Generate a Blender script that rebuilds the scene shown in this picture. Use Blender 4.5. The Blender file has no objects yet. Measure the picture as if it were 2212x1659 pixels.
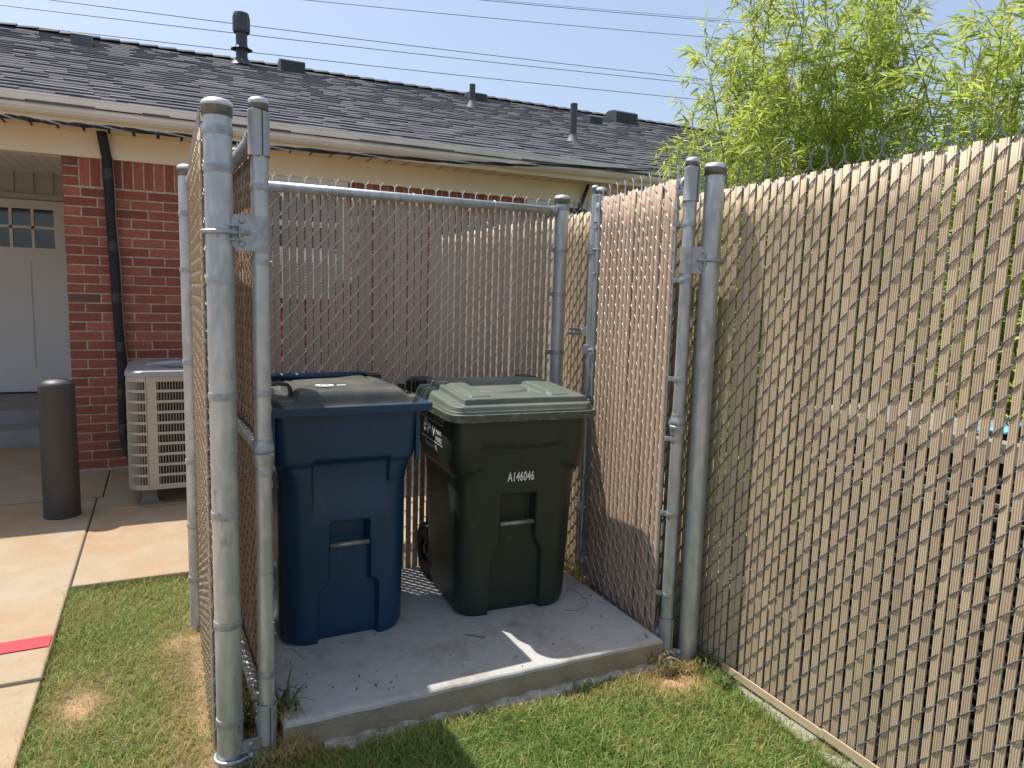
import bpy, math, random
import numpy as np
from mathutils import Vector, Matrix
random.seed(7); rng = np.random.default_rng(7)
sc = bpy.context.scene
COL = sc.collection
rad = math.radians
# ---------------------------------------------------------------- camera, sky, sun
cam_d = bpy.data.cameras.new('camera'); cam = bpy.data.objects.new('camera', cam_d); COL.objects.link(cam)
YAW, PITCH, ROLL, CAMH = 0.4527, 0.12418, 0.0287, 1.442
_f = Vector((math.sin(YAW)*math.cos(PITCH), math.cos(YAW)*math.cos(PITCH), -math.sin(PITCH)))
_r = Vector((math.cos(YAW), -math.sin(YAW), 0)); _u = _r.cross(_f)
_r2 = math.cos(ROLL)*_r+math.sin(ROLL)*_u; _u2 = -math.sin(ROLL)*_r+math.cos(ROLL)*_u
M = Matrix((( _r2.x, _u2.x, -_f.x, 0), (_r2.y, _u2.y, -_f.y, 0), (_r2.z, _u2.z, -_f.z, CAMH), (0, 0, 0, 1)))
cam.matrix_world = M
cam_d.sensor_width = 36; cam_d.lens = 36*1555.4/2212; cam_d.clip_end = 2000; cam_d.clip_start = 0.02
sc.camera = cam
SUN = Vector((0.295, -0.402, -1.0)).normalized()          # direction the light travels
w = bpy.data.worlds.new('World'); sc.world = w; w.use_nodes = True
nt = w.node_tree; bg = nt.nodes['Background']
sky = nt.nodes.new('ShaderNodeTexSky'); sky.sky_type = 'NISHITA'; sky.sun_disc = False
sky.sun_elevation = math.asin(-SUN.z); sky.sun_rotation = math.atan2(-SUN.x, -SUN.y)
sky.air_density = 1.0; sky.dust_density = 3.5; sky.ozone_density = 1.0; sky.altitude = 300
hz = nt.nodes.new('ShaderNodeMix'); hz.data_type = 'RGBA'; hz.inputs[0].default_value = .55; hz.inputs[7].default_value = (1.55, 1.86, 2.42, 1)   # thin even summer haze
nt.links.new(sky.outputs[0], hz.inputs[6]); nt.links.new(hz.outputs[2], bg.inputs[0]); bg.inputs[1].default_value = 0.15
sl = bpy.data.lights.new('sun', 'SUN'); sl.energy = 3.7; sl.angle = rad(0.53); sl.color = (1.0, 0.955, 0.88)
so = bpy.data.objects.new('sun', sl); COL.objects.link(so)
so.rotation_euler = SUN.to_track_quat('-Z', 'Y').to_euler()
sc.view_settings.view_transform = 'Standard'; sc.view_settings.look = 'None'
sc.view_settings.exposure = 0.84; sc.view_settings.gamma = 1; sc.view_settings.use_curve_mapping = False

# ---------------------------------------------------------------- helpers
def srgb(r, g, b):
    f = lambda c: (c/255/12.92) if c/255 <= .04045 else ((c/255+.055)/1.055)**2.4
    return (f(r), f(g), f(b), 1)

class MB:
    """collects vertices and faces for one mesh; optional per-vertex colour value in attribute 'tint' (0..1)"""
    def __init__(s): s.v = []; s.f = []; s.t = []; s.n = 0
    def add(s, v, f, t=0.5):
        v = [tuple(p) for p in v]
        s.v += v; s.f += [tuple(i+s.n for i in q) for q in f]
        s.t += (list(t) if hasattr(t, '__len__') else [t]*len(v)); s.n += len(v)
    def box(s, a, b, t=.5):
        x0, y0, z0 = a; x1, y1, z1 = b
        s.add([(x0,y0,z0),(x1,y0,z0),(x1,y1,z0),(x0,y1,z0),(x0,y0,z1),(x1,y0,z1),(x1,y1,z1),(x0,y1,z1)],
              [(3,2,1,0),(4,5,6,7),(0,1,5,4),(1,2,6,5),(2,3,7,6),(3,0,4,7)], t)
    def bbox(s, a, b, bv, t=.5):
        """box with chamfered vertical and top edges"""
        x0, y0, z0 = a; x1, y1, z1 = b; c = bv
        ring = lambda i, z: [(x0+c-i*0+0, y0+i, z), (x1-c, y0+i, z), (x1-i, y0+c, z), (x1-i, y1-c, z), (x1-c, y1-i, z), (x0+c, y1-i, z), (x0+i, y1-c, z), (x0+i, y0+c, z)]
        V = ring(0, z0)+ring(0, z1-c)+ring(c*.7, z1); F = [tuple(range(7, -1, -1)), tuple(range(16, 24))]
        for k in (0, 8):
            for i in range(8): F.append((k+i, k+(i+1) % 8, k+8+(i+1) % 8, k+8+i))
        s.add(V, F, t)
    def obox(s, c, ax, half, t=.5):
        """oriented box: centre, 3 axes, half sizes"""
        c = Vector(c); V = []
        for k in (-1, 1):
            for (i, j) in ((-1,-1),(1,-1),(1,1),(-1,1)):
                V.append(c+ax[0]*i*half[0]+ax[1]*j*half[1]+ax[2]*k*half[2])
        s.add(V, [(3,2,1,0),(4,5,6,7),(0,1,5,4),(1,2,6,5),(2,3,7,6),(3,0,4,7)], t)
    def tube(s, pts, r, n=10, caps=True, t=.5):
        pts = [Vector(p) for p in pts]; m = len(pts)
        rr = r if hasattr(r, '__len__') else [r]*m
        V = []; F = []
        up = None
        for i, p in enumerate(pts):
            d = (pts[min(i+1, m-1)]-pts[max(i-1, 0)]).normalized()
            if up is None:
                up = Vector((0, 0, 1)) if abs(d.z) < .9 else Vector((0, 1, 0))
            a = d.cross(up)
            if a.length < 1e-6: a = d.cross(Vector((1, 0, 0)))
            a.normalize(); b = a.cross(d).normalized(); up = b
            for k in range(n):
                th = 2*math.pi*k/n
                V.append(p+(a*math.cos(th)+b*math.sin(th))*rr[i])
        for i in range(m-1):
            for k in range(n):
                F.append((i*n+k, (i+1)*n+k, (i+1)*n+(k+1) % n, i*n+(k+1) % n))
        if caps: F.append(tuple(range(n))); F.append(tuple((m-1)*n+k for k in range(n-1, -1, -1)))
        s.add(V, F, t)
    def lathe(s, prof, c=(0, 0, 0), n=24, t=.5):
        V = []; F = []
        for (r, z) in prof:
            for k in range(n):
                th = 2*math.pi*k/n; V.append((c[0]+r*math.cos(th), c[1]+r*math.sin(th), c[2]+z))
        for i in range(len(prof)-1):
            for k in range(n): F.append((i*n+k, i*n+(k+1) % n, (i+1)*n+(k+1) % n, (i+1)*n+k))
        s.add(V, F, t)
    def build(s, name, m, parent=None, smooth=False, loc=None):
        me = bpy.data.meshes.new(name)
        me.from_pydata(s.v, [], s.f); me.update()
        a = me.attributes.new('tint', 'FLOAT', 'POINT'); a.data.foreach_set('value', np.array(s.t, dtype=np.float32))
        if smooth: me.polygons.foreach_set('use_smooth', [True]*len(me.polygons))
        return link(name, me, m, parent, loc)

def link(name, me, m, parent=None, loc=None):
    if m and not me.materials: me.materials.append(m)
    o = bpy.data.objects.new(name, me); COL.objects.link(o)
    if parent is not None: o.parent = parent
    if loc is not None: o.location = loc
    return o
def npmesh(name, V, F, m, parent=None, tint=None, smooth=False):
    """fast mesh from numpy arrays; F is an (n,k) array (all faces k-gons)"""
    V = np.asarray(V, np.float32); F = np.asarray(F, np.int32)
    me = bpy.data.meshes.new(name); me.vertices.add(len(V)); me.vertices.foreach_set('co', V.ravel())
    k = F.shape[1]; me.loops.add(F.size); me.loops.foreach_set('vertex_index', F.ravel())
    me.polygons.add(len(F)); me.polygons.foreach_set('loop_start', np.arange(0, F.size, k, dtype=np.int32))
    me.polygons.foreach_set('loop_total', np.full(len(F), k, np.int32))
    if smooth: me.polygons.foreach_set('use_smooth', np.ones(len(F), bool))
    me.update(calc_edges=True)
    if tint is not None:
        a = me.attributes.new('tint', 'FLOAT', 'POINT'); a.data.foreach_set('value', np.asarray(tint, np.float32))
    return link(name, me, m, parent)
def autosmooth(o, ang=35):
    try:
        me = o.data; me.polygons.foreach_set('use_smooth', [True]*len(me.polygons))
        me.set_sharp_from_angle(angle=rad(ang))
    except Exception: pass
    return o
def tag(o, label=None, cat=None, group=None, kind=None):
    if label: o['label'] = label
    if cat: o['category'] = cat
    if group: o['group'] = group
    if kind: o['kind'] = kind
    return o
def thing(name, loc, label, cat, group=None):
    o = bpy.data.objects.new(name, None); COL.objects.link(o); o.location = loc; o.empty_display_size = .05
    return tag(o, label, cat, group)
def rel(o):  # children of a thing are modelled in world coordinates: undo the thing's place
    for c in o.children: c.matrix_parent_inverse = Matrix.Translation(-Vector(o.location))

# ---------------------------------------------------------------- materials
def mat(name, color, rough=.6, metal=0., tints=None, noise=None, bump=None, spec=.5, coord='Object', stretch=(1, 1, 1), extra=None):
    """tints: (dark, light) colours mixed by the tint attribute; noise: (scale, colour, amount, lo, hi) list; bump: (scale, strength, dist)"""
    m = bpy.data.materials.new(name); m.use_nodes = True; t = m.node_tree; N = t.nodes; L = t.links
    b = N['Principled BSDF']; b.inputs['Roughness'].default_value = rough; b.inputs['Metallic'].default_value = metal
    b.inputs['Specular IOR Level'].default_value = spec
    tc = N.new('ShaderNodeTexCoord'); mp = N.new('ShaderNodeMapping'); L.new(tc.outputs[coord], mp.inputs[0]); mp.inputs['Scale'].default_value = stretch
    cur = None
    if tints:
        a = N.new('ShaderNodeAttribute'); a.attribute_name = 'tint'
        cr = N.new('ShaderNodeValToRGB'); L.new(a.outputs['Fac'], cr.inputs[0])
        e = cr.color_ramp.elements
        e[0].color = tints[0]; e[1].color = tints[-1]
        for i in range(1, len(tints)-1):
            x = e.new(i/(len(tints)-1)); x.color = tints[i]
        cur = cr.outputs[0]
    else:
        rgb = N.new('ShaderNodeRGB'); rgb.outputs[0].default_value = color; cur = rgb.outputs[0]
    for (scale, c2, amt, lo, hi) in (noise or []):
        n = N.new('ShaderNodeTexNoise'); n.inputs['Scale'].default_value = scale; n.inputs['Detail'].default_value = 6; L.new(mp.outputs[0], n.inputs['Vector'])
        r = N.new('ShaderNodeMapRange'); r.inputs['From Min'].default_value = lo; r.inputs['From Max'].default_value = hi; r.inputs['To Max'].default_value = amt
        L.new(n.outputs['Fac'], r.inputs['Value'])
        mx = N.new('ShaderNodeMix'); mx.data_type = 'RGBA'; L.new(r.outputs[0], mx.inputs[0]); L.new(cur, mx.inputs[6]); mx.inputs[7].default_value = c2
        cur = mx.outputs[2]
    L.new(cur, b.inputs['Base Color'])
    if bump:
        n = N.new('ShaderNodeTexNoise'); n.inputs['Scale'].default_value = bump[0]; n.inputs['Detail'].default_value = 5; L.new(mp.outputs[0], n.inputs['Vector'])
        bp = N.new('ShaderNodeBump'); bp.inputs['Strength'].default_value = bump[1]; bp.inputs['Distance'].default_value = bump[2]
        L.new(n.outputs['Fac'], bp.inputs['Height']); L.new(bp.outputs[0], b.inputs['Normal'])
    return m
def rough_noise(m, scale, lo, hi):
    t = m.node_tree; b = t.nodes['Principled BSDF']
    n = t.nodes.new('ShaderNodeTexNoise'); n.inputs['Scale'].default_value = scale; n.inputs['Detail'].default_value = 4
    tc = t.nodes.new('ShaderNodeTexCoord'); t.links.new(tc.outputs['Object'], n.inputs['Vector'])
    r = t.nodes.new('ShaderNodeMapRange'); r.inputs['To Min'].default_value = lo; r.inputs['To Max'].default_value = hi
    t.links.new(n.outputs['Fac'], r.inputs['Value']); t.links.new(r.outputs[0], b.inputs['Roughness'])
    return m
def leafmat(name, tints, trans=.5, rough=.55):
    m = bpy.data.materials.new(name); m.use_nodes = True; t = m.node_tree; N = t.nodes; L = t.links
    b = N['Principled BSDF']; b.inputs['Roughness'].default_value = rough
    a = N.new('ShaderNodeAttribute'); a.attribute_name = 'tint'; cr = N.new('ShaderNodeValToRGB'); L.new(a.outputs['Fac'], cr.inputs[0])
    e = cr.color_ramp.elements; e[0].color = tints[0]; e[1].color = tints[-1]
    for i in range(1, len(tints)-1):
        x = e.new(i/(len(tints)-1)); x.color = tints[i]
    L.new(cr.outputs[0], b.inputs['Base Color'])
    tr = N.new('ShaderNodeBsdfTranslucent'); L.new(cr.outputs[0], tr.inputs[0]); mx = N.new('ShaderNodeMixShader'); mx.inputs[0].default_value = trans
    L.new(b.outputs[0], mx.inputs[1]); L.new(tr.outputs[0], mx.inputs[2]); L.new(mx.outputs[0], N['Material Output'].inputs[0])
    return m

GALV = mat('galvanised_steel', (.50, .53, .54, 1), .42, .6, noise=[(9, (.33, .36, .37, 1), .8, .38, .66), (45, (.64, .66, .66, 1), .5, .45, .65), (26, (.18, .19, .19, 1), .7, .66, .74)], bump=(110, .22, .003), stretch=(1, 1, .35))
rough_noise(GALV, 30, .32, .55)
GALVD = mat('galvanised_fitting', (.42, .44, .45, 1), .5, .7, noise=[(40, (.26, .28, .29, 1), .7, .4, .65)], bump=(90, .1, .002))
CAPM = mat('cast_aluminium_cap', (.62, .63, .62, 1), .42, .8, noise=[(30, (.42, .43, .42, 1), .6, .4, .7)])
COLLAR = mat('dark_cap_collar', (.16, .165, .165, 1), .5, .6, noise=[(40, (.3, .3, .3, 1), .5, .5, .7)])
SLEEVE = mat('pressed_steel_sleeve', (.40, .42, .44, 1), .55, .45, noise=[(14, (.30, .32, .34, 1), .6, .4, .65)], bump=(30, .15, .004))
WIREG = mat('galvanised_wire', (.72, .73, .72, 1), .30, .65)
WIRED = mat('dark_coated_wire', (.17, .18, .20, 1), .35, .5)
SLATB = mat('tan_slat_smooth', None, .62, 0, tints=[srgb(156, 132, 110), srgb(176, 150, 126)], noise=[(7, srgb(132, 108, 88), .35, .45, .75)], bump=(60, .05, .001), stretch=(1, 1, .15))
SLATR = mat('tan_slat_ribbed', None, .6, 0, tints=[srgb(174, 155, 129), srgb(198, 178, 148)], noise=[(5, srgb(160, 140, 118), .55, .48, .75), (160, srgb(120, 95, 70), .5, .66, .72)], stretch=(1, 1, .5))
SLATBK = mat('brown_slat', None, .65, 0, tints=[srgb(160, 146, 132), srgb(172, 156, 141)], stretch=(1, 1, .15))
CONC = mat('path_concrete', (.315, .245, .155, 1), .85, 0, noise=[(.8, (.335, .19, .09, 1), .85, .42, .62), (2.6, (.32, .28, .22, 1), .7, .5, .72), (60, (.37, .30, .21, 1), .5, .5, .75), (9, (.36, .29, .20, 1), .6, .45, .7), (24, (.25, .19, .13, 1), .5, .60, .72)], bump=(140, .25, .002))
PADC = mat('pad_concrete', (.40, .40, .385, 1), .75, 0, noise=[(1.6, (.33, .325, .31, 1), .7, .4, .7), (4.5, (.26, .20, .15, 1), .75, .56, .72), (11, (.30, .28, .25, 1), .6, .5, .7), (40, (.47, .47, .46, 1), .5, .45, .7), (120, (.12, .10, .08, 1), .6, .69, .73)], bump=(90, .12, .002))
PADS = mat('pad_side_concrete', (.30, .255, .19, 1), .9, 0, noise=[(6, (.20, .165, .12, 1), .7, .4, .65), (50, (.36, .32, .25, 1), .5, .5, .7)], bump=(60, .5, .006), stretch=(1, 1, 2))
SOIL = mat('lawn_soil', (.20, .135, .075, 1), .95, 0, noise=[(3, (.12, .10, .045, 1), .8, .35, .65), (40, (.32, .24, .14, 1), .7, .5, .7)], bump=(60, .9, .02))
CLAY = mat('bare_red_soil', (.36, .20, .11, 1), .95, 0, noise=[(12, (.46, .32, .19, 1), .8, .4, .65), (60, (.24, .15, .08, 1), .6, .5, .7)], bump=(70, .9, .012))
GRAVEL = mat('yard_gravel', (.13, .115, .09, 1), .95, 0, noise=[(50, (.5, .46, .4, 1), .9, .60, .68), (30, (.12, .11, .09, 1), .9, .5, .62)], bump=(50, 1, .02))
GRASS = leafmat('grass_blades', [(.52, .38, .17, 1), (.44, .36, .13, 1), (.30, .35, .09, 1), (.19, .30, .06, 1), (.09, .20, .03, 1)], .4)
WEEDM = leafmat('weed_leaves', [(.30, .22, .10, 1), (.10, .14, .04, 1), (.05, .09, .02, 1)], .3)
BAM = leafmat('bamboo_leaves', [(.19, .26, .05, 1), (.33, .42, .07, 1), (.48, .55, .11, 1), (.66, .66, .20, 1)], .58, .38)
CULM = mat('bamboo_culm', (.22, .26, .07, 1), .5, noise=[(20, (.35, .33, .14, 1), .6, .4, .7)])
BRICK = mat('red_brick', None, .88, 0, tints=[srgb(102, 84, 74), srgb(134, 76, 60), srgb(158, 90, 70), srgb(178, 110, 88)], noise=[(70, srgb(104, 58, 46), .55, .45, .62), (9, srgb(178, 100, 80), .4, .5, .75)], bump=(75, .9, .006), stretch=(1, 1, 2.2))
SOLDB = mat('red_brick_upright', None, .88, 0, tints=[srgb(102, 84, 74), srgb(134, 76, 60), srgb(158, 90, 70), srgb(178, 110, 88)], noise=[(70, srgb(104, 58, 46), .55, .45, .62)], bump=(75, .9, .006), stretch=(2.2, 1, .6))
MORTAR = mat('mortar', srgb(196, 180, 162), .95, 0, noise=[(40, srgb(140, 124, 110), .7, .4, .7)], bump=(90, .6, .004))
CREAM = mat('cream_trim_paint', srgb(226, 213, 188), .55, 0, noise=[(1.2, srgb(214, 200, 174), .6, .4, .7)])
GUTM = mat('white_gutter', srgb(238, 236, 230), .4, 0, noise=[(3, srgb(196, 192, 182), .5, .4, .8)])
SHING = mat('asphalt_shingle', None, .95, 0, tints=[(.030, .030, .035, 1), (.052, .051, .060, 1), (.085, .083, .094, 1), (.135, .131, .144, 1)], noise=[(240, (.15, .15, .155, 1), .5, .5, .7)], bump=(200, .5, .003))
VENTM = mat('dark_roof_vent', (.045, .055, .055, 1), .6, 0)
PIPEM = mat('dark_vent_pipe', (.055, .065, .065, 1), .55)
LEADM = mat('grey_pipe_flashing', (.17, .17, .16, 1), .6, .3)
WHITE = mat('off_white_paint', srgb(212, 209, 204), .5, 0, noise=[(2, srgb(190, 184, 176), .5, .4, .8)])
TRIMT = mat('greige_siding', srgb(176, 174, 174), .6)
GLASS = mat('window_glass', (.03, .035, .035, 1), .06, 0, spec=.9)
BLIND = mat('blinds_behind_glass', srgb(120, 128, 116), .25, 0, spec=.8)
BLACK = mat('black_foam_insulation', (.012, .013, .016, 1), .75, bump=(60, .4, .004))
TAPE = mat('black_tape', (.02, .02, .022, 1), .3, noise=[(90, (.12, .12, .12, 1), .5, .55, .65)], bump=(50, .8, .006))
BOLL = mat('charcoal_bollard_sleeve', (.042, .038, .036, 1), .5, noise=[(3, (.055, .052, .05, 1), .5, .4, .7)])
CABLE = mat('black_cable', (.012, .012, .014, 1), .45)
ACM = mat('condenser_paint', srgb(176, 168, 156), .45, .1, noise=[(3, srgb(150, 143, 133), .5, .4, .7)])
ACT = mat('condenser_top_paint', srgb(150, 150, 152), .35, .25)
COIL = mat('dark_coil', (.03, .028, .025, 1), .7, .3)
RED = mat('red_line_paint', srgb(206, 48, 58), .7, noise=[(30, srgb(190, 70, 70), .5, .55, .75)])
JOINT = mat('joint_dirt', (.045, .035, .03, 1), .95)
BLUEP = mat('blue_cart_plastic', (.005, .036, .084, 1), .34, 0, noise=[(2.5, (.007, .047, .108, 1), .7, .4, .7), (220, (.12, .17, .25, 1), .35, .70, .76), (38, (.03, .06, .11, 1), .6, .64, .74)], bump=(180, .06, .001), stretch=(1, 1, .3))
rough_noise(BLUEP, 5, .28, .48)
GREENP = mat('dark_green_cart_plastic', (.017, .027, .019, 1), .38, 0, noise=[(3, (.020, .028, .020, 1), .7, .4, .7), (200, (.12, .14, .11, 1), .4, .69, .75), (38, (.055, .065, .05, 1), .7, .63, .74)], bump=(180, .06, .001), stretch=(1, 1, .3))
rough_noise(GREENP, 5, .3, .5)
RIMG = mat('scuffed_green_rim', (.075, .082, .062, 1), .6, 0, noise=[(30, (.22, .22, .18, 1), .6, .52, .7)])
LIDG = mat('dusty_green_lid', (.088, .106, .088, 1), .5, 0, noise=[(4, (.18, .17, .125, 1), .8, .5, .72), (60, (.11, .135, .105, 1), .5, .45, .7), (1.5, (.075, .10, .08, 1), .6, .4, .6)], bump=(220, .08, .001))
LIDB = mat('dusty_black_lid', (.055, .058, .052, 1), .42, 0, noise=[(5, (.19, .165, .12, 1), .6, .48, .72), (90, (.10, .10, .085, 1), .5, .5, .7)], bump=(220, .08, .001))
BLKP = mat('black_plastic', (.012, .014, .015, 1), .3, 0)
RUB = mat('black_rubber', (.018, .018, .018, 1), .7)
BARM = mat('painted_grab_bar', (.30, .30, .27, 1), .4, .6, noise=[(30, (.12, .12, .11, 1), .6, .5, .7)])
DECAL = mat('white_print', (.75, .76, .74, 1), .6)
DECALG = mat('white_moulded_print', (.62, .64, .60, 1), .6)
BLUET = mat('blue_tarp', (.10, .42, .72, 1), .45)
WOODG = mat('weathered_grey_wood', (.26, .25, .22, 1), .85, noise=[(14, (.16, .15, .13, 1), .7, .4, .7)], stretch=(1, .1, 1))
SOFM = mat('soffit_vinyl', srgb(214, 198, 168), .5)
CEILM = mat('beadboard_paint', srgb(228, 228, 226), .5)
STEPC = mat('grey_step_concrete', (.30, .29, .27, 1), .9, noise=[(5, (.22, .21, .20, 1), .7, .4, .7)], bump=(80, .3, .003))
BARK = mat('dry_twig', (.16, .09, .045, 1), .9)

# ---------------------------------------------------------------- ground
# lawn and surroundings: one sheet to the horizon, then gravel yard beyond the fence, path, pad
m_ = MB(); m_.add([(-70, -60, -.03), (90, -60, -.03), (90, 90, -.03), (-70, 90, -.03)], [(0, 1, 2, 3)])
tag(m_.build('ground', SOIL), kind='structure')
def lawn_h(x, y):
    return (.010*np.sin(x*5.3+1)*np.cos(y*4.1)+.006*np.sin(x*13+y*9)) - .004-.050*np.exp(-((x-1.80)/.13)**2-((y-2.15)/.075)**2)-.03*np.exp(-((x-.22)/.11)**2-((y-2.17)/.06)**2)
nx, ny = 260, 360
X, Y = np.meshgrid(np.linspace(-.43, 2.06, nx), np.linspace(.2, 3.76, ny), indexing='ij')
Zz = lawn_h(X, Y)
V = np.stack([X, Y, Zz], -1).reshape(-1, 3); idx = np.arange(nx*ny).reshape(nx, ny)
F = np.stack([idx[:-1, :-1], idx[1:, :-1], idx[1:, 1:], idx[:-1, 1:]], -1).reshape(-1, 4)
def fbm(x, y, s=1.0, seed=0):
    r_ = np.random.default_rng(seed); v = 0
    for o in range(5):
        a, b_, c, d = r_.uniform(-1, 1, 4); ph = r_.uniform(0, 6.28, 2); k = s*(1.7**o)
        v = v+(np.sin((a*x+b_*y)*k*3+ph[0])*np.cos((c*x+d*y)*k*3+ph[1]))/(1.35**o)
    return v/2.4
def bare(x, y):
    g = 1.15*np.exp(-((x-1.74)/.19)**2-((y-2.04)/.085)**2)+1.1*np.exp(-((x+.31)/.075)**2-((y-2.70)/.12)**2)+.9*np.exp(-((x-.09)/.05)**2-((y-2.07)/.10)**2)+.9*np.exp(-((x-.02)/.06)**2-((y-3.03)/.09)**2)+.6*np.exp(-((x-.09)/.035)**2)*(y > 2.2)
    return np.clip(g*(.8+.9*fbm(x, y, 7, 21))+.25*fbm(x, y, 3, 22)-.1, 0, 1)
tag(npmesh('lawn_ground', V, F, mat('lawn_earth', None, .95, tints=[(.10, .085, .04, 1), (.26, .185, .10, 1), (.42, .25, .14, 1)], noise=[(60, (.30, .22, .12, 1), .5, .5, .7)], bump=(70, .9, .012)), tint=bare(V[:, 0], V[:, 1]), smooth=True), kind='structure')
m_ = MB(); m_.add([(1.99, -3, -.012), (9, -3, -.012), (9, 14, -.012), (1.99, 14, -.012)], [(0, 1, 2, 3)])
tag(m_.build('gravel_yard', GRAVEL), kind='structure')
# path: slabs with rounded edge
def slab(mb, x0, y0, x1, y1, z0, z1, bv=.012):
    V = []; 
    for (i, z) in ((0, z0), (0, z1-bv), (bv*.35, z1-bv*.3), (bv, z1)):
        V += [(x0+i, y0+i, z), (x1-i, y0+i, z), (x1-i, y1-i, z), (x0+i, y1-i, z)]
    F = [(12, 13, 14, 15)]
    for k in range(3):
        for i in range(4): F.append((k*4+i, k*4+(i+1) % 4, k*4+4+(i+1) % 4, k*4+4+i))
    mb.add(V, F)
m_ = MB()
slab(m_, -6, 2.905, -.428, 5.34, -.12, .032, .008)      # left bay
slab(m_, -6, -2, -.428, 2.885, -.12, .030, .008)        # left bay nearer
slab(m_, -.420, 3.772, 4.4, 5.34, -.12, .032, .008)     # bay in front of condenser
slab(m_, -6, 5.348, -.392, 9.2, -.12, .040, .006)       # porch floor
slab(m_, -.384, 4.93, 4.4, 6.2, -.118, .0385, .006)      # condenser pad
slab(m_, -.384+.0, 5.0, 4.4, 6.2, -.118, .044, .006)
tag(m_.build('concrete_path', CONC), kind='structure')
m_ = MB(); m_.box((-6, 2.884, -.1), (-.43, 2.906, .024)); m_.box((-.4285, 3.78, -.1), (-.4195, 5.35, .024))
m_.box((-6, 5.338, -.1), (4.4, 5.35, .022))
tag(m_.build('path_joint', JOINT), kind='structure')
m_ = MB(); m_.add([(-6, 2.26, .034), (-.436, 3.165, .036), (-.434, 3.262, .036), (-6, 2.40, .034)], [(0, 1, 2, 3)])
m_.v = [(-6, 3.02, .0345), (-.436, 3.150, .0365), (-.434, 3.250, .0365), (-6, 3.13, .0345)]
tag(m_.build('red_line_marking', RED), kind='structure')
# mow strip under the right fence
m_ = MB(); 
for i in range(18):
    y0 = .0+i*.12; slab(m_, 1.878+random.uniform(-.012, .01), y0, 2.02, y0+.121, -.06, -.004+random.uniform(-.008, .003), .008)
tag(m_.build('fence_curb', mat('pale_curb_concrete', (.27, .25, .20, 1), .9, noise=[(30, (.3, .27, .22, 1), .7, .45, .65)], bump=(60, .6, .006))), kind='structure')
# pad
NXp, NYp = 60, 46
px0, px1, py0, py1, pz = .300, 1.742, 2.150, 3.24, .110
m_ = MB()
def padring(i, z):
    P = []
    n = 60
    for k in range(n): P.append((px0+i+(px1-px0-2*i)*k/n, py0+i+.0018*math.sin(k*.9)*(1 if z > .02 else 0), z))
    for k in range(20): P.append((px1-i, py0+i+(py1-py0-2*i)*k/20, z))
    for k in range(n): P.append((px1-i-(px1-px0-2*i)*k/n, py1-i, z))
    for k in range(20): P.append((px0+i, py1-i-(py1-py0-2*i)*k/20, z))
    return P
rings = [padring(0, -.08), padring(0, pz-.016), padring(.003, pz-.007), padring(.008, pz-.002), padring(.018, pz)]
V = sum(rings, []); nr = len(rings[0]); F = []
for k in range(1): 
    for i in range(nr): F.append((k*nr+i, k*nr+(i+1) % nr, (k+1)*nr+(i+1) % nr, (k+1)*nr+i))
side = MB(); side.add(V, F)
top = MB(); F2 = [tuple(4*nr+i for i in range(nr))]
for k in range(1, 4):
    for i in range(nr): F2.append((k*nr+i, k*nr+(i+1) % nr, (k+1)*nr+(i+1) % nr, (k+1)*nr+i))
top.add(V, F2)
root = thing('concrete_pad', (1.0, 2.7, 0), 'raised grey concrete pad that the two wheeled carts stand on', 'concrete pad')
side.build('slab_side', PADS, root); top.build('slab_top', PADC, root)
ft = MB(); V = []; n = 90; random.seed(3)
for k in range(n+1):
    x = .42+(1.36)*k/n; a = .018+.02*abs(math.sin(k*.31))*random.random()+.012*math.sin(k*.17)
    V += [(x, py0+.002, .022+.004*math.sin(k*.8)), (x, py0-a*.6, .020+random.uniform(-.004, .004)), (x, py0-a, .008), (x, py0-a-.004, -.04)]
F = []
for k in range(n):
    for j in range(3): F.append((k*4+j+1, (k+1)*4+j+1, (k+1)*4+j, k*4+j))
ft.add(V, F); ft.build('footing_lip', mat('chalky_footing', (.42, .40, .36, 1), .9, noise=[(14, (.22, .18, .13, 1), .8, .45, .62)], bump=(50, .9, .01)), root)
rel(root)

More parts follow.
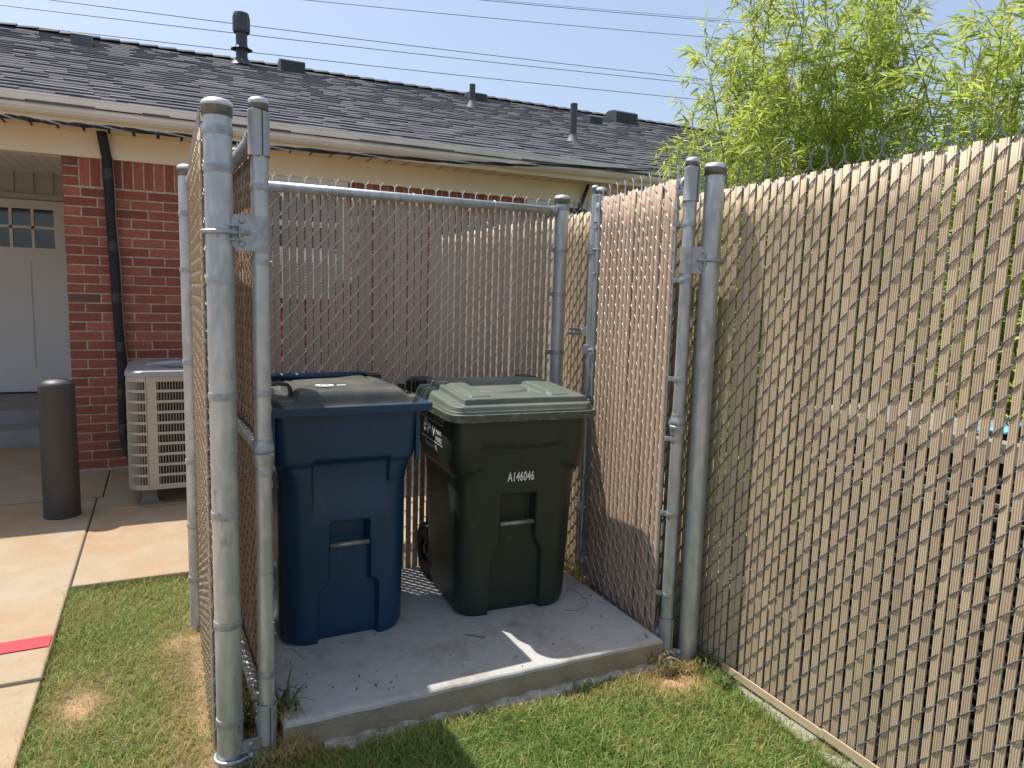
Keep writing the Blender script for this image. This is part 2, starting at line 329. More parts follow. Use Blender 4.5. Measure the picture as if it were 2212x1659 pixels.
# ---------------------------------------------------------------- chain link pieces
SP, DH = .0335, .0790
def wires(name, P0, D, N, length, z0, z1, m, parent, r=.0017, amp=.0068, barbs=0, wave=0, loops=0, n=4, flip=1, warp=None):
    """woven diagonal wire: zigzag strands, one per slat column"""
    P0 = np.array(P0, float); D = np.array(D, float); N = np.array(N, float)
    cols = int(length/SP); K = int(round((z1-z0)/(DH/2))); ns = 4
    allV = []; allF = []; base = 0
    ang = np.arange(n)*2*np.pi/n+.4
    tt = np.arange(ns)/ns
    for i in range(cols):
        k = np.repeat(np.arange(K), ns); t = np.tile(tt, K)
        k = np.append(k, K-1); t = np.append(t, 1.)
        par = (i+k) % 2
        st = t
        a = np.where(par == 0, st, 1-st)
        A = (i+a)*SP+np.where(par == 0, (t-.5), (.5-t))*.004
        dd = np.where(par == 0, 1., -1.)*amp*np.sin(np.pi*t)**(.55 if amp > .0068 else .8)*flip
        z = z0+(k+t)*DH/2 + .0015*math.sin(i*1.7)
        if wave: A = A+wave*np.sin(z*7+i*.35)*.5+wave*np.sin(z*2.3+i*.9)
        P = np.stack([A, dd, z], 1)
        if warp is not None: P = warp(P)
        W = P0[None]+P[:, :1]*D[None]+P[:, 1:2]*N[None]; W[:, 2] += P[:, 2]
        dT = np.gradient(W, axis=0); dT /= np.linalg.norm(dT, axis=1)[:, None]
        nn = np.cross(dT, N); nn /= np.linalg.norm(nn, axis=1)[:, None]; bb = np.cross(dT, nn)
        V = (W[:, None]+r*(np.cos(ang)[None, :, None]*nn[:, None]+np.sin(ang)[None, :, None]*bb[:, None])).reshape(-1, 3)
        m0 = len(W); ii = np.arange(m0-1)[:, None]*n; jj = np.arange(n)[None]
        F = np.stack([ii+jj, ii+(jj+1) % n, ii+n+(jj+1) % n, ii+n+jj], -1).reshape(-1, 4)+base
        allV.append(V); allF.append(F); base += len(V)
    mb = MB()
    Pt = lambda a, d, z: Vector(P0+a*D+d*N)+Vector((0, 0, z))
    if barbs:
        ztop = z0+K*DH/2
        for g in range(cols+1):
            if (g+K) % 2 == barbs-1:
                a = g*SP; j = random.uniform(-.002, .002)
                for sg in (1, -1):
                    mb.tube([Pt(a-.007*sg, 0, ztop-.012), Pt(a-.003*sg, .002*sg, ztop), Pt(a+.002*sg, -.0015*sg, ztop+.012), Pt(a-.002*sg, .0015*sg, ztop+.024), Pt(a+.001*sg, 0, ztop+.034), Pt(a+.012*sg+j, .001, ztop+.050)], r*1.15, 5)
    if loops:
        for g in range(1, cols, 2):
            a = g*SP; pts = []
            for k in range(9):
                th = math.pi*k/8; pts.append(Pt(a-.008*math.cos(th), .003*math.sin(th*2)+.006, z0+.03-.040*math.sin(th)**.7))
            mb.tube(pts, r*.9, 5)
    if mb.n:
        allV.append(np.array(mb.v)); q = np.array([f if len(f) == 4 else (f[0], f[1], f[2], f[3]) for f in mb.f if len(f) == 4]); allF.append(q+base)
    return npmesh(name, np.concatenate(allV), np.concatenate(allF), m, parent, smooth=True)
def slats(name, P0, D, N, length, z0, z1, m, parent, width=.0245, ribbed=False, jit=.006, warp=None, lean=.002, th=.0030):
    P0 = np.array(P0, float); D = np.array(D, float); N = np.array(N, float)
    cols = int(length/SP); w2 = width/2
    if ribbed:
        prof = [(-w2, 0)]; nb = 4
        for k in range(nb):
            c0 = -w2+width*k/nb; c1 = c0+width/nb
            prof += [(c0+.0007, th*.86), (c0+(c1-c0)*.35, th*1.12), (c0+(c1-c0)*.65, th*1.12), (c1-.0007, th*.86), (c1, th*.45)]
        prof[-1] = (w2, 0); prof += [(w2-.001, -th), (-w2+.001, -th)]
    else:
        prof = [(-w2, -th*.4), (-w2, th*.4), (-w2+.0016, th), (w2-.0016, th), (w2, th*.4), (w2, -th*.4), (w2-.0016, -th), (-w2+.0016, -th)]
    prof = np.array(prof)[::-1]; n = len(prof); R = 14
    allV = []; allF = []; T = []; base = 0
    for i in range(cols):
        a0 = (i+.5)*SP+rng.normal(0, .0012); tz = z1+rng.uniform(-jit, jit); bz = z0+rng.uniform(-jit, jit)*.4
        z = np.linspace(bz, tz, R); dl = rng.normal(0, lean); ph = rng.uniform(0, 6)
        da = (z-z.mean())/(z1-z0)*dl*2+.0008*np.sin(z*5+ph); dn = .0008*np.sin(z*4+ph*2); tw = rng.normal(0, .05)
        P = np.zeros((R, n, 3)); P[:, :, 0] = a0+da[:, None]+prof[None, :, 0]*math.cos(tw)-prof[None, :, 1]*math.sin(tw)
        P[:, :, 1] = dn[:, None]+prof[None, :, 1]*math.cos(tw)+prof[None, :, 0]*math.sin(tw); P[:, :, 2] = z[:, None]
        P = P.reshape(-1, 3)
        if warp is not None: P = warp(P)
        W = P0[None]+P[:, :1]*D[None]+P[:, 1:2]*N[None]; W[:, 2] += P[:, 2]
        ii = np.arange(R-1)[:, None]*n; jj = np.arange(n)[None]
        F = np.stack([ii+jj, ii+(jj+1) % n, ii+n+(jj+1) % n, ii+n+jj], -1).reshape(-1, 4)
        # cap the top: fan of quads
        top = (R-1)*n; cap = []
        for k in range(1, n-2, 2):
            cap.append((top, top+k, top+k+1, top+min(k+2, n-1)))
        F = np.concatenate([F, np.array(cap)])+base
        allV.append(W); allF.append(F); base += len(W); T.append(np.full(len(W), rng.uniform(.12, .95)))
    return npmesh(name, np.concatenate(allV), np.concatenate(allF), m, parent, tint=np.concatenate(T))
def dome(mb, c, r, z, h=.5):
    mb.lathe([(r*1.06*math.cos(a), z+.006+r*h*math.sin(a)) for a in np.linspace(0, math.pi/2*.995, 8)], (c[0], c[1], 0), 28)
def post(parent, x, y, r, h, z0=-.1, name='post', caph=.45, lean=(0, 0), bands=(), band_r=None, m=GALV, bolt=None):
    b = MB(); ct = (x+lean[0]*h, y+lean[1]*h)
    b.tube([(x, y, z0), (x+lean[0]*h*.5, y+lean[1]*h*.5, h*.5), (ct[0], ct[1], h-.03)], r, 32, caps=False)
    p = b.build(name, m, parent, smooth=True)
    c = MB(); c.lathe([(r*1.02, h-.055), (r*1.07, h-.055), (r*1.09, h-.028), (r*1.09, h-.026)], (ct[0], ct[1], 0), 32)
    cc = c.build('cap_collar', COLLAR, p, smooth=True)
    c = MB(); c.lathe([(r*1.09, h-.029), (r*1.13, h-.027), (r*1.12, h-.022)]+[(r*1.10*math.cos(a), h-.022+(r*caph)*math.sin(a)) for a in np.linspace(0.05, math.pi/2*.998, 9)], (ct[0], ct[1], 0), 32)
    c.build('post_cap', CAPM, p, smooth=True)
    for bz in bands:
        band(p, x+lean[0]*bz, y+lean[1]*bz, r, bz, bolt)
    return p
def band(p, x, y, r, z, bolt=None, hh=.011):
    c = MB(); c.lathe([(r*1.0, z-hh), (r+.0022, z-hh), (r+.003, z-hh*.4), (r+.003, z+hh*.4), (r+.0022, z+hh), (r*1.0, z+hh)], (x, y, 0), 32)
    if bolt is not None:
        d = Vector((bolt[0], bolt[1], 0)).normalized(); pr = Vector((-d.y, d.x, 0)); c0 = Vector((x, y, z))
        c.obox(c0+d*(r+.013), (d, pr, Vector((0, 0, 1))), (.015, .0035, hh))
        c.tube([c0+d*(r+.017)-pr*.010, c0+d*(r+.017)+pr*.010], .0045, 8)
    return autosmooth(c.build('tension_band', GALVD, p), 30)

V2 = lambda a: Vector((a[0], a[1], 0))
# ---- left fence
lf = thing('chain_link_fence', (.13, 2.7, 0), 'short tan slatted chain link fence at left, hung from the thick front post', 'fence')
post(lf, .149, 2.197, .0375, 1.955, bands=(1.862, 1.762, 1.458, 1.129, .780, .447, .138))
post(lf, .098, 3.185, .030, 1.92, bands=(1.72, 1.50, 1.13, .72, .45, .22))
LD = np.array([.003, 1., 0]); LD /= np.linalg.norm(LD)
wires('chain_link_mesh', (.106, 2.215, 0), LD, (-1, 0, 0), .96, .02, 1.885, mat('wire_weathered', (.40, .37, .33, 1), .4, .6), lf, r=.0021, amp=.0085, barbs=1, flip=-1)
slats('slat_infill', (.106, 2.215, 0), LD, (-1, 0, 0), .96, .03, 1.862, SLATR, lf, width=.0220, jit=.010, lean=.004)
b = MB(); b.tube([(.135, 2.20, 1.842), (.112, 3.18, 1.842)], .020, 20); b.build('top_rail', GALV, lf, smooth=True)
b = MB(); b.box((.118, 2.232, .05), (.122, 2.248, 1.86)); b.build('tension_bar', GALVD, lf)
rel(lf)
# ---- back fence
bf = thing('chain_link_fence', (1.0, 3.27, 0), 'brown slatted chain link fence panel behind the wheeled carts', 'fence')
post(bf, 1.844, 3.269, .0365, 1.955, bands=(1.880, 1.672, 1.449, 1.150, .85, .55, .25), bolt=(-1, 0))
wires('chain_link_mesh', (.17, 3.292, 0), (1, 0, 0), (0, -1, 0), 1.62, .06, 1.885, WIREG, bf, r=.0015, amp=.0072, barbs=1, wave=.0006)
slats('slat_infill', (.17, 3.292, 0), (1, 0, 0), (0, -1, 0), 1.62, .05, 1.872, SLATBK, bf, width=.0266, jit=.002, lean=.001)
b = MB(); b.tube([(.13, 3.262, 1.866), (1.79, 3.262, 1.866)], .0205, 24); 
rl = b.build('top_rail', GALV, bf, smooth=True)
b = MB(); b.tube([(1.775, 3.262, 1.866), (1.803, 3.262, 1.866)], .0245, 24); b.box((1.80, 3.258, 1.850), (1.83, 3.266, 1.882)); b.tube([(1.806, 3.262, 1.866), (1.83, 3.262, 1.866)], .006, 8); b.build('rail_end', GALVD, bf)
b = MB(); b.box((1.783, 3.281, .05), (1.797, 3.285, 1.885)); b.build('tension_bar', GALVD, bf)
def tie(parent, x, y, z, R, ax, m=WIREG, tail=.012):
    b = MB(); pts = []
    for k in range(15):
        th = -1.2+5.0*k/14
        if ax == 'x': pts.append((x+.003*k/14, y+(R+.002)*math.cos(th), z+(R+.002)*math.sin(th)))
        else: pts.append((x+(R+.002)*math.cos(th), y+.003*k/14, z+(R+.002)*math.sin(th)))
    pts.append((pts[-1][0]+.003, pts[-1][1]-.004, pts[-1][2]-tail))
    b.tube(pts, .0018, 6); return b.build('wire_tie', m, parent, smooth=True)
tie(bf, .655, 3.262, 1.866, .0205, 'x'); tie(bf, 1.46, 3.262, 1.866, .0205, 'x'); tie(bf, 1.05, 3.262, 1.866, .0205, 'x', tail=.004)
rel(bf)
# ---- right fence
XF = 1.955
rf = thing('chain_link_fence', (1.95, 2.2, 0), 'long right-hand chain link fence with ribbed tan slats and dark wire', 'fence')
post(rf, 1.874, 2.160, .0365, 1.955, lean=(-.004, .0))
post(rf, 1.99, 4.55, .030, 1.93); post(rf, 1.99, .55, .030, 1.93)
Y0, LEN = 5.55, 5.45
def warp_rf(P):
    P = P.copy(); a = P[:, 0]; z = P[:, 2]
    y = Y0-a; g = np.exp(-((y-1.03)/.10)**2-((z-.74)/.17)**2)
    P[:, 1] += .014*g*np.sign(1)
    P[:, 0] += .010*g+.004*np.sin(y*2.1)*(z/1.8)
    P[:, 2] += .004*np.sin(y*1.7)
    return P
wires('chain_link_mesh', (XF, Y0, 0), (0, -1, 0), (-1, 0, 0), LEN, -.002, 1.893, WIRED, rf, r=.00185, amp=.0056, barbs=1, warp=warp_rf)
slats('slat_infill', (XF, Y0, 0), (0, -1, 0), (-1, 0, 0), LEN, .018, 1.870, SLATR, rf, width=.0258, ribbed=True, jit=.005, warp=warp_rf, lean=.0019, th=.0028)
b = MB(); b.tube([(1.982, 5.6, 1.850), (1.982, .1, 1.850)], .0205, 20); b.build('top_rail', mat('pale_rail', (.60, .61, .60, 1), .45, .5), rf, smooth=True)
b = MB(); b.tube([(1.97, 5.6, .0), (1.97, .1, .0)], .002, 6); b.build('tension_wire', WIREG, rf)
b = MB(); 
for i in range(4):
    y1 = 2.02-i*.48; b.obox((1.935-.004*i, y1-.24, .020+.004*math.sin(i*2)), (Vector((.01*(i % 2), 1, .006)).normalized(), Vector((1, 0, 0)), Vector((0, 0, 1))), (.245, .003, .014))
b.build('bottom_slat', SLATR, rf)
rel(rf)
# ---- gates
def gate(loc, label, near, far, face, mesh_face, z_n, z_f, hz, wiremat, slatmat, rod=False):
    """near/far: (x,y) of the two uprights; mesh_face: +1/-1 side of the frame the mesh sits on (along normal)"""
    g = thing('chain_link_gate', loc, label, 'gate', 'swung-in slatted gates')
    a = V2(near); c = V2(far); D = (c-a).normalized(); L = (c-a).length; N = Vector((-D.y, D.x, 0))*face
    R = .0236
    b = MB(); b.tube([(near[0], near[1], -.03), (near[0], near[1], z_n-.02)], R, 28, caps=False); st = b.build('hinge_stile', GALV, g, smooth=True)
    b = MB(); b.tube([(far[0], far[1], .12), (far[0], far[1], z_f-.02)], R, 28, caps=False); fs = b.build('latch_stile', GALV, g, smooth=True)
    for (q, zz, p) in ((near, z_n, st), (far, z_f, fs)):
        k = MB(); k.lathe([(R*1.02, zz-.028), (R*1.12, zz-.028), (R*1.14, zz-.006)], (q[0], q[1], 0), 28); k.build('cap_collar', COLLAR, p, smooth=True)
        k = MB(); k.lathe([(R*1.14, zz-.007), (R*1.2, zz-.005), (R*1.17, zz)]+[(R*1.16*math.cos(t), zz+R*.55*math.sin(t)) for t in np.linspace(.05, math.pi/2*.998, 8)], (q[0], q[1], 0), 28); k.build('stile_cap', CAPM, p, smooth=True)
    # corner sleeves with a seam
    for (q, zt, zb, p, sg) in ((near, z_n-.026, z_n-.150, st, 1), (near, .165, .035, st, 1), (far, z_f-.026, z_f-.15, fs, -1), (far, .20, .10, fs, -1)):
        k = MB(); n = 30; rr = R+.0045; V = []
        a0 = math.atan2(-1, .25)-.05 if True else 0
        for z in (zb, zb+.004, zt-.004, zt):
            for i in range(n):
                th = a0+.10+(2*math.pi-.12)*i/(n-1); e = rr+(.0012 if z in (zb, zt) else 0)
                V.append((q[0]+e*math.cos(th), q[1]+e*math.sin(th), z+.003*math.sin(th*2)*(1 if z > zb+.01 else 0)))
        F = [(j*n+i, j*n+i+1, (j+1)*n+i+1, (j+1)*n+i) for j in range(3) for i in range(n-1)]
        k.add(V, F)
        zr = zt-.055 if zt > 1 else zb+.045
        s0 = Vector((q[0], q[1], zr))
        k.tube([s0+D*sg*.012, s0+D*sg*.045, s0+D*sg*.075], [.030, .0265, .0245], 24, caps=False)
        sl_ = k.build('corner_sleeve', SLEEVE, p, smooth=True); 
        md = sl_.modifiers.new('s', 'SOLIDIFY'); md.thickness = .0015; md.offset = 1
    b = MB(); zr1 = z_n-.026-.055; zr2 = z_f-.026-.055
    b.tube([V3(near, zr1), V3(far, zr2)], .0205, 24, caps=False); tr = b.build('top_rail', GALV, g, smooth=True)
    b = MB(); b.tube([V3(near, .080), V3(far, .145)], .0205, 24, caps=False); b.build('bottom_rail', GALV, g, smooth=True)
    b = MB(); zm = .955; b.tube([V3(near, zm), V3(far, zm)], .0175, 24, caps=False); mr = b.build('middle_rail', GALV, g, smooth=True)
    for (q, sg) in ((near, 1), (far, -1)):   # tee clamps
        k = MB(); k.lathe([(R, zm-.040), (R+.004, zm-.040), (R+.005, zm-.03), (R+.008, zm-.012), (R+.008, zm-.004), (R+.004, zm), (R+.008, zm+.006), (R+.008, zm+.014), (R+.004, zm+.03), (R+.003, zm+.042), (R, zm+.042)], (q[0], q[1], 0), 26)
        s0 = Vector((q[0], q[1], zm)); k.tube([s0+D*sg*.015, s0+D*sg*.055], .022, 20); k.tube([s0+D*sg*.04-Vector((0, 0, .026)), s0+D*sg*.04+Vector((0, 0, .026))], .005, 8)
        k.build('tee_clamp', GALVD, mr, smooth=False)
    off = N*mesh_face
    wp = np.array(a+D*.045+off*.028)
    wires('chain_link_mesh', wp, np.array(D), np.array(off), L-.085, .035, 1.895 if z_n > 1.9 else 1.88, wiremat, g, r=.0018, amp=.0085, barbs=2, loops=1, wave=.0016, flip=1 if mesh_face > 0 else -1)
    slats('slat_infill', wp, np.array(D), np.array(off), L-.085, .075, 1.885, slatmat, g, width=.0270, jit=.012, lean=.006, th=.0045)
    b = MB(); w0 = Vector(wp); 
    b.obox(w0+D*(L-.085)*.5+Vector((0, 0, .068)), (D, N, Vector((0, 0, 1))), ((L-.06)/2, .004, .014)); b.build('bottom_slat', slatmat, g)
    for (s_, zt) in ((.004, z_n-.05), (L-.09, z_f-.06)):
        b = MB(); b.obox(w0+D*s_+Vector((0, 0, .5*zt+.05)), (D, N, Vector((0, 0, 1))), (.007, .0025, .5*zt-.02)); b.build('tension_bar', GALVD, g)
    for z in (1.843, 1.722, 1.513, 1.133, .896, .594, .263):
        if z == 1.843 and face < 0: continue
        band(st, near[0], near[1], R, z, tuple((D*.7+off*.7)[:2]), .009)
    for z in (1.76, 1.55, 1.17, .88, .565, .28): band(fs, far[0], far[1], R, z, tuple((-D*.7+off*.7)[:2]), .009)
    for s_, z in ((.09, zr1), (.4, zr1-.005), (.6, zr1-.003)):
        q = a+D*s_; k = MB(); pts = []
        for j in range(15):
            th = -1.0+5.2*j/14; pts.append(Vector((q.x, q.y, z))+N*.0235*math.cos(th)+Vector((0, 0, .0235))*math.sin(th)+D*(.012*j/14))
        pts.append(pts[-1]+D*.02+Vector((0, 0, -.022))); k.tube(pts, .002, 6); k.build('wire_tie', WIREG, tr, smooth=True)
    return g, st, fs, D, N
def V3(q, z): return (q[0], q[1], z)
def hinge(g, stile, P, r_post, z, low=False):
    """strap plate on the gate stile, J-bolt round the fence post"""
    s = Vector((stile[0], stile[1], z)); p = Vector((P[0], P[1], z)); d = (p-s); d.z = 0; L = d.length; d.normalize(); pr = Vector((-d.y, d.x, 0)); Zv = Vector((0, 0, 1))
    b = MB(); n = 24; R = .0236+.004; H = .050
    b.lathe([(R-.003, z-H), (R, z-H), (R, z+H), (R-.003, z+H)], (stile[0], stile[1], 0), 28)
    hp = b.build('hinge', GALVD, g, smooth=False)
    b = MB(); cam_side = -1 if pr.y > 0 else 1
    c0 = s+d*(R+.012)+pr*cam_side*.020
    # pentagonal plate
    w2, t2 = .034, .0025; out = [(-w2, -H), (w2*.7, -H), (w2*1.25, -H*.6), (w2*1.25, H*.75), (w2*.95, H), (-w2, H)]
    V = [c0+d*u+Zv*v+pr*t2*k for k in (-1, 1) for (u, v) in out]; m0 = len(out)
    b.add(V, [tuple(range(m0-1, -1, -1)), tuple(range(m0, 2*m0))]+[(i, (i+1) % m0, m0+(i+1) % m0, m0+i) for i in range(m0)])
    b.build('hinge_plate', GALVD, hp)
    for vv in (-.030, .034): 
        b = MB()
        q = c0+d*.012+Zv*vv+pr*cam_side*.003
        b.tube([q, q+pr*cam_side*.003, q+pr*cam_side*.005], [.0095, .0085, .004], 14)
        b.build('rivet', GALVD, hp, smooth=True)
    # channel and J-bolt
    q = c0+d*.038+pr*cam_side*.004
    b = MB(); b.obox(q+Zv*.019, (d, pr, Zv), (.018, .013, .0018)); b.obox(q-Zv*.019, (d, pr, Zv), (.018, .013, .0018)); b.obox(q-d*.018, (d, pr, Zv), (.0018, .013, .0205)); b.build('channel', GALVD, hp)
    b = MB(); e = r_post+.0065; pts = [q-d*.045, q-d*.02]
    # wrap around the post: start on camera side
    a0 = math.atan2((pr*cam_side).y, (pr*cam_side).x); dirn = 1 if (Vector((-math.sin(a0), math.cos(a0), 0)).dot(d)) > 0 else -1
    tang = p+pr*cam_side*e; q2 = Vector((tang.x, tang.y, z))
    pts += [q2-d*.022, q2]
    for k in range(1, 15): 
        th = a0+dirn*math.pi*1.05*k/14; pts.append(p+Vector((math.cos(th), math.sin(th), 0))*e)
    b.tube(pts, .0062, 12); b.build('hinge_bolt', GALVD, hp, smooth=True)
    b = MB(); b.tube([q-d*.030, q-d*.020], .011, 6); b.build('nut', GALVD, hp)
    return hp
gL, stL, fsL, D_, N_ = gate((.26, 2.55, 0), 'slatted gate leaf swung in against the left fence beside the blue cart', (.257, 2.200), (.247, 2.925), -1, 1, 0, 0, 0, WIREG, SLATB) if False else (None,)*5
def mk(near, far, side, label, zf, hp_, wm, sm):
    # side: direction (unit) in which the mesh lies
    a = V2(near); c = V2(far); D = (c-a).normalized(); N = Vector((-D.y, D.x, 0)); f = 1 if N.dot(V2(side)) > 0 else -1
    return gate((near[0], near[1], 0), label, near, far, f, 1, 1.955, zf, None, wm, sm)
WIREB = mat('aged_wire', (.33, .30, .27, 1), .42, .7)
gL, stL, fsL, D_, N_ = mk((.257, 2.200), (.218, 2.925), (1, 0), 'slatted gate leaf swung in against the left fence beside the blue cart', 1.93, None, WIREB, SLATB)
hinge(gL, (.257, 2.200), (.149, 2.197), .0375, 1.590); hinge(gL, (.257, 2.200), (.149, 2.197), .0375, .020)
rel(gL)
gR, stR, fsR, D_, N_ = mk((1.797, 2.206), (1.856, 2.925), (-1, 0), 'slatted gate leaf swung in against the long right fence beside the green cart', 1.935, None, WIREG, SLATB)
hinge(gR, (1.797, 2.206), (1.874, 2.160), .0365, 1.588); hinge(gR, (1.797, 2.206), (1.874, 2.160), .0365, -.005)
b = MB(); b.tube([(1.838, 2.945, .14), (1.838, 2.945, 1.945)], .0165, 20, caps=False); dr = b.build('drop_rod', GALV, gR, smooth=True)
b = MB(); b.lathe([(.0185, 1.92), (.019, 1.945)], (1.838, 2.945, 0), 20); b.build('cap_collar', COLLAR, dr, smooth=True)
b = MB(); b.lathe([(.0195, 1.944)]+[(.0195*math.cos(t), 1.946+.012*math.sin(t)) for t in np.linspace(.05, 1.56, 6)], (1.838, 2.945, 0), 20); b.build('rod_cap', CAPM, dr, smooth=True)
for z in (1.66, 1.19, .42):
    b = MB(); b.obox((1.845, 2.938, z), (Vector((.85, -.5, 0)).normalized(), Vector((.5, .85, 0)).normalized(), Vector((0, 0, 1))), (.036, .021, .020)); b.tube([(1.815, 2.915, z), (1.85, 2.90, z)], .006, 8); b.build('rod_guide', GALVD, gR)
b = MB()
for dz in (-.010, .012): b.tube([(1.83, 2.955, 1.272+dz*.4), (1.835, 3.06, 1.270+dz), (1.84, 3.13, 1.268+dz)], .0085, 12)
b.box((1.822, 2.955, 1.255), (1.842, 2.99, 1.295)); b.build('fork_latch', GALVD, gR)
rel(gR)

# ---------------------------------------------------------------- carts
def sstep(a, b, x):
    t = np.clip((x-a)/(b-a), 0, 1); return t*t*(3-2*t)
def cart_body(name, hw, yf, yb, rc, H, recess, band, m, parent, nz=110, nf=110):
    """hw, yf, yb, rc: functions of height; band: outward swelling(x01, z); recess(x, z): inward depth on the front face"""
    zs = np.unique(np.concatenate([np.linspace(0, H, nz)])); V = []
    for z in zs:
        w_, f_, b_, r_ = hw(z), yf(z), yb(z), rc(z)
        P = []
        for x in np.linspace(-w_+r_, w_-r_, nf): P.append((x, f_))
        for a in np.linspace(-math.pi/2, 0, 9)[1:]: P.append((w_-r_+r_*math.cos(a), f_+r_+r_*math.sin(a)))
        for y in np.linspace(f_+r_, b_-r_, 14)[1:]: P.append((w_, y))
        for a in np.linspace(0, math.pi/2, 7)[1:]: P.append((w_-r_+r_*math.cos(a), b_-r_+r_*math.sin(a)))
        for x in np.linspace(w_-r_, -w_+r_, 12)[1:]: P.append((x, b_))
        for a in np.linspace(math.pi/2, math.pi, 7)[1:]: P.append((-w_+r_+r_*math.cos(a), b_-r_+r_*math.sin(a)))
        for y in np.linspace(b_-r_, f_+r_, 14)[1:]: P.append((-w_, y))
        for a in np.linspace(math.pi, 1.5*math.pi, 9)[1:-1]: P.append((-w_+r_+r_*math.cos(a), f_+r_+r_*math.sin(a)))
        P = np.array(P)
        cen = np.array([0, (f_+b_)/2]); q = np.zeros(len(P))
        front = P[:, 1] < f_+r_+1e-6
        P2 = P.copy()
        o = band(P[:, 0]/w_, z, front)                 # outward
        dirv = np.stack([np.where(front & (abs(P[:, 0]) < w_-r_), 0, np.sign(P[:, 0])), np.where(front, -1., 0)], 1)
        cor = front & (abs(P[:, 0]) > w_-r_)
        if cor.any():
            cc = np.stack([np.sign(P[cor, 0])*(w_-r_), np.full(cor.sum(), f_+r_)], 1); dv = P[cor]-cc; dirv[cor] = dv/np.maximum(np.linalg.norm(dv, axis=1)[:, None], 1e-9)
        bk = (~front) & (P[:, 1] > b_-r_); dirv[bk] *= .3
        P2 += dirv*o[:, None]
        P2[front, 1] += recess(P[front, 0], z)
        V.append(np.concatenate([P2, np.full((len(P), 1), z)], 1))
    n = len(V[0]); R = len(zs); V = np.concatenate(V)
    ii = np.arange(R-1)[:, None]*n; jj = np.arange(n)[None]
    F = np.stack([ii+jj, ii+(jj+1) % n, ii+n+(jj+1) % n, ii+n+jj], -1).reshape(-1, 4)
    o = npmesh(name, V, F, m, parent, smooth=True); return o
def heightlid(name, outline, hf, m, parent, zb, nu=150, nv=130, skirt=.03):
    """lid top: polar-free grid clipped to a rounded outline through mapping; outline=(hw, y0, y1, r_front, r_back)"""
    hw, y0, y1, rf_, rb_ = outline
    vs = np.linspace(0, 1, nv); us = np.linspace(-1, 1, nu)
    # denser towards the edges
    us = np.sign(us)*(1-(1-abs(us))**1.25); vs = vs**1.15
    V = np.zeros((nu, nv, 3))
    for j, v in enumerate(vs):
        y = y0+(y1-y0)*v
        if y-y0 < rf_: w_ = hw-rf_+math.sqrt(max(rf_**2-(rf_-(y-y0))**2, 0))
        elif y1-y < rb_: w_ = hw-rb_+math.sqrt(max(rb_**2-(rb_-(y1-y))**2, 0))
        else: w_ = hw
        V[:, j, 0] = us*w_; V[:, j, 1] = y
        e = np.minimum(np.minimum((1-abs(us))*w_, y-y0), y1-y)
        V[:, j, 2] = zb+hf(us*w_, y-y0, e)
    idx = np.arange(nu*nv).reshape(nu, nv)
    F = np.stack([idx[:-1, :-1], idx[1:, :-1], idx[1:, 1:], idx[:-1, 1:]], -1).reshape(-1, 4)
    V = V.reshape(-1, 3)
    rim = list(idx[:, 0])+list(idx[-1, 1:])+list(idx[::-1, -1][1:])+list(idx[0, ::-1][1:-1])
    rim = np.array(rim); n = len(rim)
    S = V[rim].copy(); S[:, 2] = zb-skirt*.35; S2 = V[rim].copy(); S2[:, :2] *= 1; 
    b0 = len(V); V = np.concatenate([V, S]); j = np.arange(n)
    F = np.concatenate([F, np.stack([rim[j], b0+j, b0+(j+1) % n, rim[(j+1) % n]], 1)])
    return npmesh(name, V, F, m, parent, smooth=True)
def wheel(parent, x, y, z, R=.125):
    b = MB(); 
    for s_ in (0,):
        prof = [(R*.45, -.020), (R*.80, -.024), (R*.97, -.022), (R, -.012), (R, .012), (R*.97, .022), (R*.80, .024), (R*.45, .020)]
        n = 48; V = []; F = []
        for i, (r, h) in enumerate(prof):
            for k in range(n):
                th = 2*math.pi*k/n; rr = r*(1+(.012 if (k % 4 < 2 and r > R*.9) else 0)); V.append((x+h, y+rr*math.cos(th), z+rr*math.sin(th)))
        for i in range(len(prof)-1):
            for k in range(n): F.append((i*n+k, i*n+(k+1) % n, (i+1)*n+(k+1) % n, (i+1)*n+k))
        b.add(V, F)
    wobj = b.build('wheel', RUB, parent)
    b = MB()
    for k in range(8):
        th = math.pi/4*k; d = Vector((0, math.cos(th), math.sin(th))); b.obox(Vector((x, y, z))+d*R*.27, (d, Vector((1, 0, 0)), d.cross(Vector((1, 0, 0)))), (R*.25, .012, .007))
    b.tube([(x-.02, y, z), (x+.02, y, z)], .022, 16); b.build('hub', BLKP, wobj)
def decal(parent, text, sx, sy, place, m, name='lettering', font_space=1.0, shear=0):
    cu = bpy.data.curves.new('t', 'FONT'); cu.body = text; cu.align_x = 'LEFT'; cu.space_character = font_space; cu.shear = shear; cu.offset = .018
    to = bpy.data.objects.new('t', cu); me = bpy.data.meshes.new_from_object(to)
    v = np.array([tuple(p.co) for p in me.vertices]); 
    x0, x1 = v[:, 0].min(), v[:, 0].max(); h0 = v[:, 1].min(); h1 = v[:, 1].max()
    for i, p in enumerate(me.vertices): 
        p.co = place((v[i, 0]-x0)/(x1-x0)*sx, (v[i, 1]-h0)/(h1-h0)*sy)
    bpy.data.objects.remove(to); me.materials.clear(); me.update()
    return link(name, me, m, parent)

